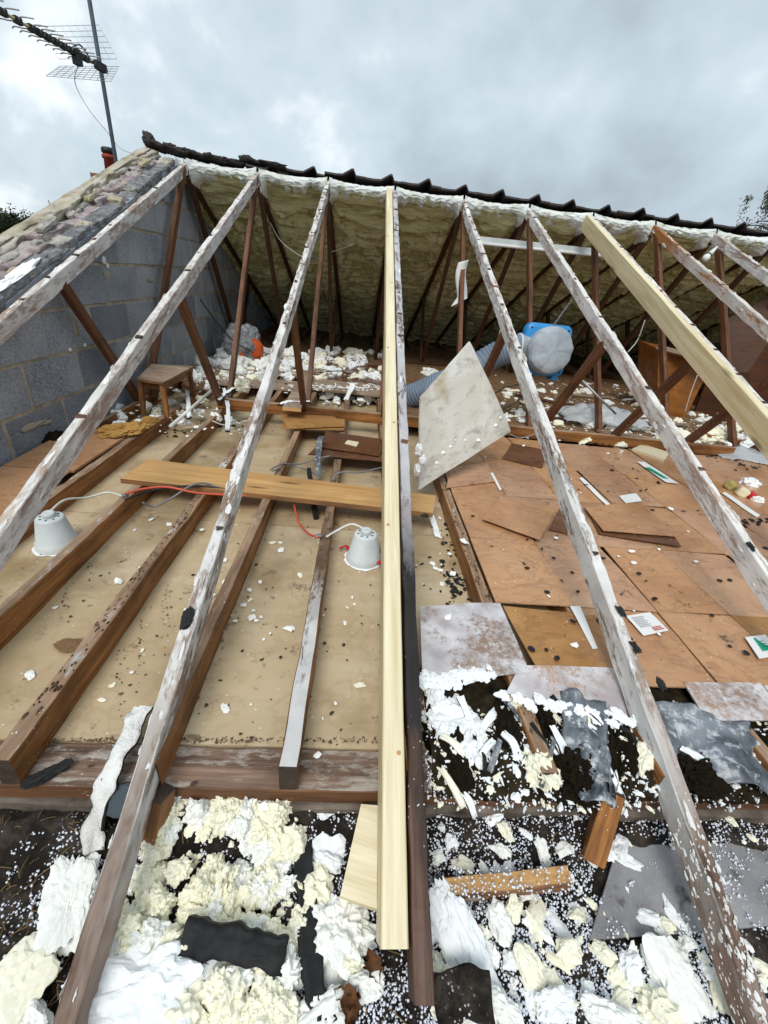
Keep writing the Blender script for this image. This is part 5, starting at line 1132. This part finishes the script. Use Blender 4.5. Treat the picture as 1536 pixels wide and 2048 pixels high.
rt2 = random.Random(77)
for k in range(52):
    px, py = rt2.uniform(870, 1530), rt2.uniform(1420, 1590)
    if 1290 < px < 1370: continue
    p = onto(px, py, .012); a = rt2.uniform(-.9, .9)-PI/2; d = Vector((math.cos(a), math.sin(a), rt2.uniform(-.5, .1)))*rt2.uniform(.025, .065); mm = rt2.choice(['felt', 'foamwhite', 'foamcream', 'foil', 'felt', 'rafbrown', 'foamwhite', 'felt', 'foil'])
    o = ribbon('torn_strip', [p-d, p+Vector((0, 0, .012)), p+d+Vector((0, 0, -.01))], rt2.uniform(.007, .022), .005, [M[mm], M[rt2.choice([mm, 'foamwhite'])]], wavy=.008, seed=k, n=4); ORD3.append((px, o, mm))
WD = dict(felt='black felt', foamwhite='white foam', foamcream='cream foam', foil='grey foil', rafbrown='brown wood')
for k, (px, o, mm) in enumerate(sorted(ORD3, key=lambda a: a[0])): tag(o, 'torn '+WD[mm]+' strip on the eaves insulation, '+ordw(k+1)+' from the left', 'torn strip', 'torn strips on the eaves insulation')
it = [(lump_me(720+k % 6, M['foamwhite' if k % 3 else 'foamcream'], sub=3, big=.6, knob=.4), T(onto(rt2.uniform(860, 1536), rt2.uniform(1410, 1600), .004)) @ Matrix.Rotation(rt2.random()*6, 4, 'Z') @ Matrix.Diagonal((.002+.013*rt2.random()**3, .002+.013*rt2.random()**3, .005, 1))) for k in range(520)]
o = merge('foam_bits', it, [M['foamwhite'], M['foamcream']]); stuff(o); tag(o, 'white foam bits dusted over the insulation under the front boards', 'foam bits')
# crust of foam along the torn edge of the whitened sheets
it = [(lump_me(730+k % 6, M['foamwhite'], sub=3, big=.6, knob=.4), T(atz(a_+rt2.gauss(0, 6), b_+rt2.gauss(0, 6), .10)) @ Matrix.Rotation(rt2.random()*6, 4, 'Z') @ Matrix.Diagonal((.006+.016*rt2.random(), .006+.012*rt2.random(), .008, 1))) for k in range(90) for a_, b_ in [((850+2.1*k, 1362-.2*k) if k < 60 else (1010+(k-60)*9, 1390+(k-60)*1.8))]]
o = merge('foam_crust', it, [M['foamwhite']]); stuff(o); tag(o, 'ragged white foam crust along the torn edge of the whitened sheets', 'foam crust')
# felt strips and boards at the eaves
o = ribbon('felt_strip', [atz(288, 1412, .055), atz(262, 1460, .05), atz(225, 1530, .04), atz(200, 1600, .0), atz(185, 1660, -.07), atz(188, 1705, -.11)], .046, .008, [M['felt'], M['crust']], wavy=.012, seed=2, jag=1.6, n=14); tag(o, 'black felt strip coated in white foam hanging over the plate at left', 'felt strip')
o = ribbon('felt_strip', [atz(602, 1680, -.09), atz(610, 1760, -.10), atz(612, 1850, -.10), atz(625, 1940, -.10), atz(650, 2055, -.10)], .042, .012, [M['felt'], M['felt']], wavy=.006, seed=5, jag=1.6, n=14); tag(o, 'long black felt strip running down through the foam heap', 'felt strip')
o = ribbon('felt_strip', [atz(365, 1868, -.07), atz(430, 1885, -.06), atz(500, 1900, -.06), atz(572, 1908, -.07)], .052, .022, [M['felt'], M['felt']], wavy=.014, seed=8, side=(.1, 1, .5), jag=1.8, n=14); tag(o, 'short curled black felt piece lying on the foam heap', 'felt strip')
o = ribbon('felt_strip', [atz(870, 2000, -.06), atz(930, 1985, -.06), atz(985, 1995, -.07)], .07, .015, [M['felt'], M['soil']], wavy=.006, seed=9); tag(o, 'dirty black felt under the foot of the scorched rafter', 'felt strip')
o = lump('charred_wood', atz(95, 1548, .008), (.012, .038, .008), M['char'], seed=660, rz=-.9, pw=6., sub=4, big=.4, knob=.3, fine=.2); tag(o, 'small charred wood splinter on the plate at left', 'charred wood')
o = lump('slate_fragment', atz(240, 1602, -.01), (.022, .03, .004), M['mast'], seed=661, pw=5., sub=3, big=.3, tilt=(.8, .1)); tag(o, 'thin dark slate fragment against the left rafter foot', 'slate fragment')
o = lump('charred_wood', atz(372, 1238, .20), (.018, .035, .012), M['char'], seed=662, pw=4., sub=4, big=.7, knob=.6, fine=.25); p = atr(376, 1238); o.matrix_basis = T(p+Vector((0, 0, .004))) @ Matrix.Rotation(math.atan(MP), 4, 'X') @ Matrix.Diagonal((.011, .022, .004, 1)); tag(o, 'charred batten remains stuck on the third rafter', 'charred wood')
for k, (px, py, lab) in enumerate(((1320, 1370, 'curled black batten remains on the right rafter above the plate'), (1240, 1225, 'black batten remains halfway down the right rafter'), (1270, 1298, 'twisted black splinter on the right rafter'), (1500, 1095, 'black charred patch of batten on the far right rafter'))):
    p = atr(px, py); tag(lump('charred_wood', p+Vector((0, 0, .006)), (.008, .014, .003), M['char'], seed=665+k, pw=5., sub=4, big=.7, knob=.5, fine=.25, tilt=(math.atan(MP), 0), rz=.3), lab, 'charred wood')
o = sheet('cement_board', [atz(1180, 1880, -.122), atz(1560, 1850, -.118), atz(1560, 1685, -.105), atz(1235, 1690, -.105)], .008, M['cement'], n=8, warp=.006); tag(o, 'grey fibre cement board lying under the right rafter foot', 'cement board')
for k, (px, py, rz) in enumerate(((745, 1930, .4), (690, 1995, 1.2), (705, 2010, -.4))):
    me = grid_me('leaf', lambda u, v: ((u-.5)*.03*math.sin(PI*min(1, max(.02, v)))*(1+.35*math.sin(v*25)), (v-.5)*.05, .012*(2*u-1)**2+.006*math.sin(v*5)), 8, 10, M['leaf']); o = mobj('dead_leaf', me, T(atz(px, py, -.10)) @ Matrix.Rotation(rz, 4, 'Z') @ Matrix.Rotation(.3, 4, 'X'))
    tag(o, ('curled brown dead leaf below the end of the new rafter', 'dead leaf left of the central rafter at the bottom', 'larger dead leaf at the bottom by the black strip')[k], 'leaf', 'dead leaves at the eaves')
# straw and twigs
parts = []
for k in range(150):
    px, py = (ri.uniform(0, 240), ri.uniform(1620, 2048)) if k < 100 else (ri.uniform(240, 1200), ri.uniform(1650, 2048))
    p = atz(px, py, -.12); a = ri.random()*PI; L = ri.uniform(.01, .045); p.z = bedz(p.x, p.y)+.006; d = Vector((math.cos(a), math.sin(a), ri.uniform(-.1, .2)))*L/2
    parts.append(tube_vf([p-d, p+Vector((0, 0, .003)), p+d], ri.uniform(.0005, .0011), 4))
V, F = join_vf(parts); o = mobj('straw', newmesh('straw', V, F, M['straw'])); tag(o, 'loose straw and twigs strewn over the dark eaves debris', 'straw'); stuff(o)

# polystyrene beads
vs, fs = ico(1); vs = np.array([tuple(v) for v in vs]); fs = np.array(fs); pos = []
def dens(x, y, px, py):
    n_ = noise.noise(Vector((x*9, y*9, 3)))*.9+noise.noise(Vector((x*26, y*26, 1)))*.8
    if px > 850: 
        d = .62+n_
        if 1190 < px < 1420 and 1690 < py < 1890: d -= .62
        if px > 1430 and py > 1690: d -= .4
        if py < 1600: d -= .35
        return d
    if px < 240: return .12+n_*.9+(.25 if 60 < px < 210 and 1680 < py < 1900 else -.15)
    return .40+n_
while len(pos) < 14000:
    px, py = random.uniform(0, 1536), random.uniform(1592, 2056); p = atz(px, py, -.125)
    if random.random() < 1.25*(dens(p.x, p.y, px, py)-.12): pos.append((p.x, p.y, max(bedz(p.x, p.y), -.1025-.0165*(py-1687)/185) if px > 1195 and 1686 < py < 1880 else bedz(p.x, p.y)))
for k in range(1500):     # beads on the plate, the foil and the cement board edge
    px, py = random.uniform(850, 1536), random.uniform(1430, 1600); p = onto(px, py); pos.append((p.x, p.y, p.z))
for k in range(260):
    px, py = random.uniform(900, 1150), random.uniform(1735, 1800); p = atz(px, py, -.08); pos.append((p.x, p.y, -.082+random.random()*.01))
P_ = np.array(pos); r_ = .0009+.0024*rng.random(len(P_))**1.1; P_[:, 2] += r_*.7+rng.random(len(P_))**3*.006
V = (vs[None]*r_[:, None, None]*rng.uniform(.85, 1.1, (len(P_), len(vs), 1))+P_[:, None]).reshape(-1, 3)
F = (fs[None]+(np.arange(len(P_))*len(vs))[:, None, None]).reshape(-1, 3)
me = bpy.data.meshes.new('beads'); me.vertices.add(len(V)); me.vertices.foreach_set('co', V.ravel().astype(np.float32))
me.loops.add(F.size); me.loops.foreach_set('vertex_index', F.ravel().astype(np.int32)); me.polygons.add(len(F)); me.polygons.foreach_set('loop_start', np.arange(0, F.size, 3, dtype=np.int32))
me.polygons.foreach_set('use_smooth', np.ones(len(F), dtype=bool)); me.materials.append(M['bead']); me.update(calc_edges=True); me.validate()
o = mobj('polystyrene_beads', me); tag(o, 'loose white polystyrene beads spilled over the eaves', 'beads'); stuff(o)

# ================================================================== aerial, trees, houses
ym = 4.15; mb, mt = aty(234, 335, ym), aty(172, -40, ym)
ae = empty('tv_aerial', (mb.x, mb.y, -1.), 'television aerial on a tall dark mast behind the gable', 'aerial')
mast0 = mb+(mb-mt)*1.2
tube('mast', [mast0, mt], .0155, M['mast'], ae, curve=False, seg=10)
bj = aty(205, 136, ym-.05); bl_ = aty(-60, -12, ym-.9)
def bp(t): return bj.lerp(bl_, t)
tube('boom', [bj+(bj-bl_)*.05, bl_], .009, M['boom'], ae, curve=False, seg=6)
V, F = box_vf((0, 0, 0), (.09, .035, .05)); mobj('clamp', newmesh('clamp', V, F, M['black']), frame(bp(.02), bl_-bj), ae)
V, F = box_vf((0, 0, 0), (.05, .045, .09)); mobj('dipole_box', newmesh('dipole_box', V, F, M['black']), frame(bp(.245)-Vector((0, 0, .02)), bl_-bj), ae)
dirb = (bl_-bj).normalized(); sv = dirb.cross(Vector((0, 0, 1))).normalized(); uv = sv.cross(dirb)
for k in range(11):
    t = .16+.064*k if k < 7 else .60+.10*(k-7)
    c = bp(t); V, F = box_vf((0, 0, 0), (.045, .03, .035)); hk = mobj('element_holder', newmesh('element_holder', V, F, M['black']), frame(c, dirb), ae)
    for sg in (-1, 1):
        a0 = aty(205, 136, ym); e_ = sv*sg
        tube('element', [c+e_*.012, c+e_*.05+dirb*.02-uv*.006*sg, c+e_*.11+dirb*(.03), c+e_*.155+dirb*.012], .0042, M['arm'], ae, seg=5, n=4)
def gridpanel(name, q, nu, nv, y_):
    P = [aty(px, py, yy) for (px, py), yy in zip(q, y_)]; parts = []
    L = lambda u, v: (P[0]*(1-u)+P[1]*u)*(1-v)+(P[3]*(1-u)+P[2]*u)*v
    for i in range(nu+1): parts.append(tube_vf([L(i/nu, 0), L(i/nu, 1)], .0016, 4))
    for j in range(nv+1): parts.append(tube_vf([L(0, j/nv), L(1, j/nv)], .0016, 4))
    V, F = join_vf(parts); mobj(name, newmesh(name, [v-P[0] for v in V], F, M['wire']), T(P[0]), ae)
gridpanel('reflector_grid', [(118, 118), (234, 118), (198, 50), (75, 53)], 8, 6, (ym, ym+.05, ym+.15, ym+.1))
gridpanel('reflector_grid', [(92, 152), (222, 163), (238, 133), (120, 132)], 9, 6, (ym-.15, ym-.1, ym, ym-.05))
tube('coax_cable', [bp(.245)-Vector((0, 0, .06)), aty(150, 165, ym-.1), aty(175, 215, ym-.05), aty(215, 265, ym), aty(240, 296, ym), aty(262, 306, ym)], .0032, M['whitecable'], ae, seg=5)
V, F = box_vf((0, 0, 0), (.03, .03, .012)); mobj('strut', newmesh('strut', V, F, M['black']), T(bp(.1)), ae)
tube('brace', [bp(.1), aty(160, 90, ym-.2), bp(.30)+Vector((0, 0, .0))], .006, M['mast'], ae, seg=6)

def house(name, c, wx, wy, h, rise, label, pot=False):
    t = empty(name, c, label, 'house'); x0, x1, y0, y1 = -wx/2, wx/2, -wy/2, wy/2; c = Vector(c)
    V = [(x0, y0, 0), (x1, y0, 0), (x1, y1, 0), (x0, y1, 0), (x0, y0, h), (x1, y0, h), (x1, y1, h), (x0, y1, h), (x0, 0, h+rise), (x1, 0, h+rise)]
    mobj('wall', newmesh('wall', V, [(0, 1, 5, 4), (2, 3, 7, 6), (0, 4, 8, 7, 3), (1, 2, 6, 9, 5)], M['housewall']), T(c), t)
    o_ = .3; V = []
    for dz in (0.02, .14): V += [(x0-o_, y0-o_, h-o_*rise/(wy/2)+dz), (x1+o_, y0-o_, h-o_*rise/(wy/2)+dz), (x1+o_, 0, h+rise+dz), (x0-o_, 0, h+rise+dz), (x1+o_, y1+o_, h-o_*rise/(wy/2)+dz), (x0-o_, y1+o_, h-o_*rise/(wy/2)+dz)]
    roof = mobj('roof', newmesh('roof', V, [(6, 7, 8, 9), (9, 8, 10, 11), (0, 3, 2, 1), (3, 5, 4, 2), (0, 1, 7, 6), (4, 5, 11, 10), (0, 6, 9, 3), (3, 9, 11, 5), (1, 2, 8, 7), (2, 4, 10, 8)], M['slate']), T(c), t)
    for k in range(3):
        V, F = box_vf((0, 0, 0), (1.1, .08, 1.2)); wv = mobj('window', newmesh('window', V, F, M['paper']), T(c+Vector((x0+wx*(k+1)/4, y0-.02, h*.55))), t)
        V, F = box_vf((0, 0, 0), (.95, .04, 1.05)); mobj('pane', newmesh('pane', V, F, M['black']), T(c+Vector((x0+wx*(k+1)/4, y0-.06, h*.55))), wv)
    V, F = box_vf((0, 0, 0), (.6, .5, 1.3)); ch = mobj('chimney', newmesh('chimney', V, F, M['housewall']), T(c+Vector((0, 0, h+rise+.4))), roof)
    return t
p = aty(20, 478, 26); house('neighbour_house', (p.x-5, 26, -5.4), 12, 7, 3.2, p.z+5.4-3.2-.5, 'dark roofed neighbouring house beyond the gable at left')
# chimney with red pot poking up behind the verge
p = aty(222, 335, 10.); ct = empty('chimney_stack', (p.x, 10, -5.4), 'brick chimney with a red clay pot just behind the verge', 'chimney')
V, F = box_vf((0, 0, 0), (.55, .55, p.z+5.4-.15)); mobj('stack', newmesh('stack', V, F, M['housewall']), T((p.x, 10, (p.z-.15-5.4)/2)), ct)
lathe('pot', [(.115, 0), (.10, .28), (.125, .29), (.125, .34), (.10, .345), (.10, .36)], M['pot'], T((p.x, 10, p.z-.16)), ct, seg=16); lathe('cowl', [(.10, 0), (.12, .02), (.12, .08), (.09, .10)], M['black'], T((p.x, 10, p.z+.2)), ct, seg=14)
p = aty(108, 428, 16.); ct = empty('chimney_stack', (p.x, 16, -5.4), 'small dark chimney with a thin aerial far left', 'chimney')
V, F = box_vf((0, 0, 0), (.5, .5, p.z+5.4)); mobj('stack', newmesh('stack', V, F, M['slate']), T((p.x, 16, (p.z-5.4)/2)), ct); tube('rod', [Vector((p.x, 16, p.z)), Vector((p.x-.08, 16, p.z+.35))], .012, M['mast'], ct, curve=False)

def tree(base, h, crown, leafn, ls, mat, label, cat, seed, droop=0., group=None):
    rt_ = random.Random(seed); base = Vector(base); t = empty('tree', base, label, cat, group); parts = []
    trunk = [base, base+Vector((.1, 0, h*.35)), base+Vector((-.1, .1, h*.7)), base+Vector((0, 0, h*.97))]
    parts.append(tube_vf(catmull(trunk, 6), lambda u: max(.03, h*.022*(1-u*.85)), 8)); tips = []
    for k in range(46):
        u = rt_.uniform(.3, .97); p = base+Vector((0, 0, h*u)); a = rt_.random()*2*PI; L = crown*rt_.uniform(.5, 1.)*math.sin(PI*min(.95, max(.12, (u-.22)*1.2)))**.6
        e_ = p+Vector((math.cos(a)*L, math.sin(a)*L, L*(.55-.5*droop))); m_ = p.lerp(e_, .55)+Vector((0, 0, L*.12)); parts.append(tube_vf(catmull([p, m_, e_], 4), lambda u2: max(.008, .05*(1-u2)), 5))
        for q in range(6): tips.append(p.lerp(e_, rt_.uniform(.35, 1.05))+Vector([rt_.gauss(0, .16*crown*.4) for _ in range(3)]))
    V, F = join_vf(parts); mobj('trunk', newmesh('trunk', [v-base for v in V], F, M['bark']), T(base), t)
    V, F = [], []
    for k in range(leafn):
        p = rt_.choice(tips)+Vector([rt_.gauss(0, crown*(.085 if not droop else .035)) for _ in range(3)])-Vector((0, 0, droop*abs(rt_.gauss(0, .5)))); n_ = Vector([rt_.gauss(0, 1) for _ in range(3)]).normalized(); a = n_.orthogonal().normalized(); b_ = n_.cross(a); s_ = ls*rt_.uniform(.6, 1.3)
        i0 = len(V); V += [p-base+a*s_, p-base+b_*s_*.5, p-base-a*s_, p-base-b_*s_*.5]; F.append((i0, i0+1, i0+2, i0+3))
    mobj('crown', newmesh('crown', V, F, mat), T(base), t)
p = aty(1560, 325, 20); tree((p.x+1.5, 20, -5.4), p.z+5.4+.3, 2.6, 42000, .05, M['leafg'], 'drooping pale tree rising behind the roof at the right edge', 'tree', 3, 1.)
for k, (px, py, yy, cr) in enumerate(((-30, 432, 60, 4.5), (35, 448, 62, 4.), (75, 458, 64, 3.5), (-80, 428, 61, 5.), (140, 480, 66, 3.5))):
    p = aty(px, py, yy); tree((p.x, yy, -5.4), p.z+5.4, cr, 9000, .16, M['leafdk'], ('dark tree at the far left edge', 'dark rounded tree left of the small chimney', 'dark tree right behind the small chimney', 'dark tree beyond the left edge', 'dark tree mostly hidden behind the verge')[k], 'tree', 20+k, group='dark trees on the left skyline')
p = aty(40, 440, 90); hl = mobj('hill', grid_me('hill', lambda u, v: (-160+320*u, 90+60*v, -5.4+(p.z+5.0)*(math.sin(PI*min(1, v*.5+.5*v))**.7)*(.75+.35*noise.noise(Vector((u*9, 0, 0))))*(1 if u < .55 else .3)), 80, 12, M['leafdk'])); struct(hl)
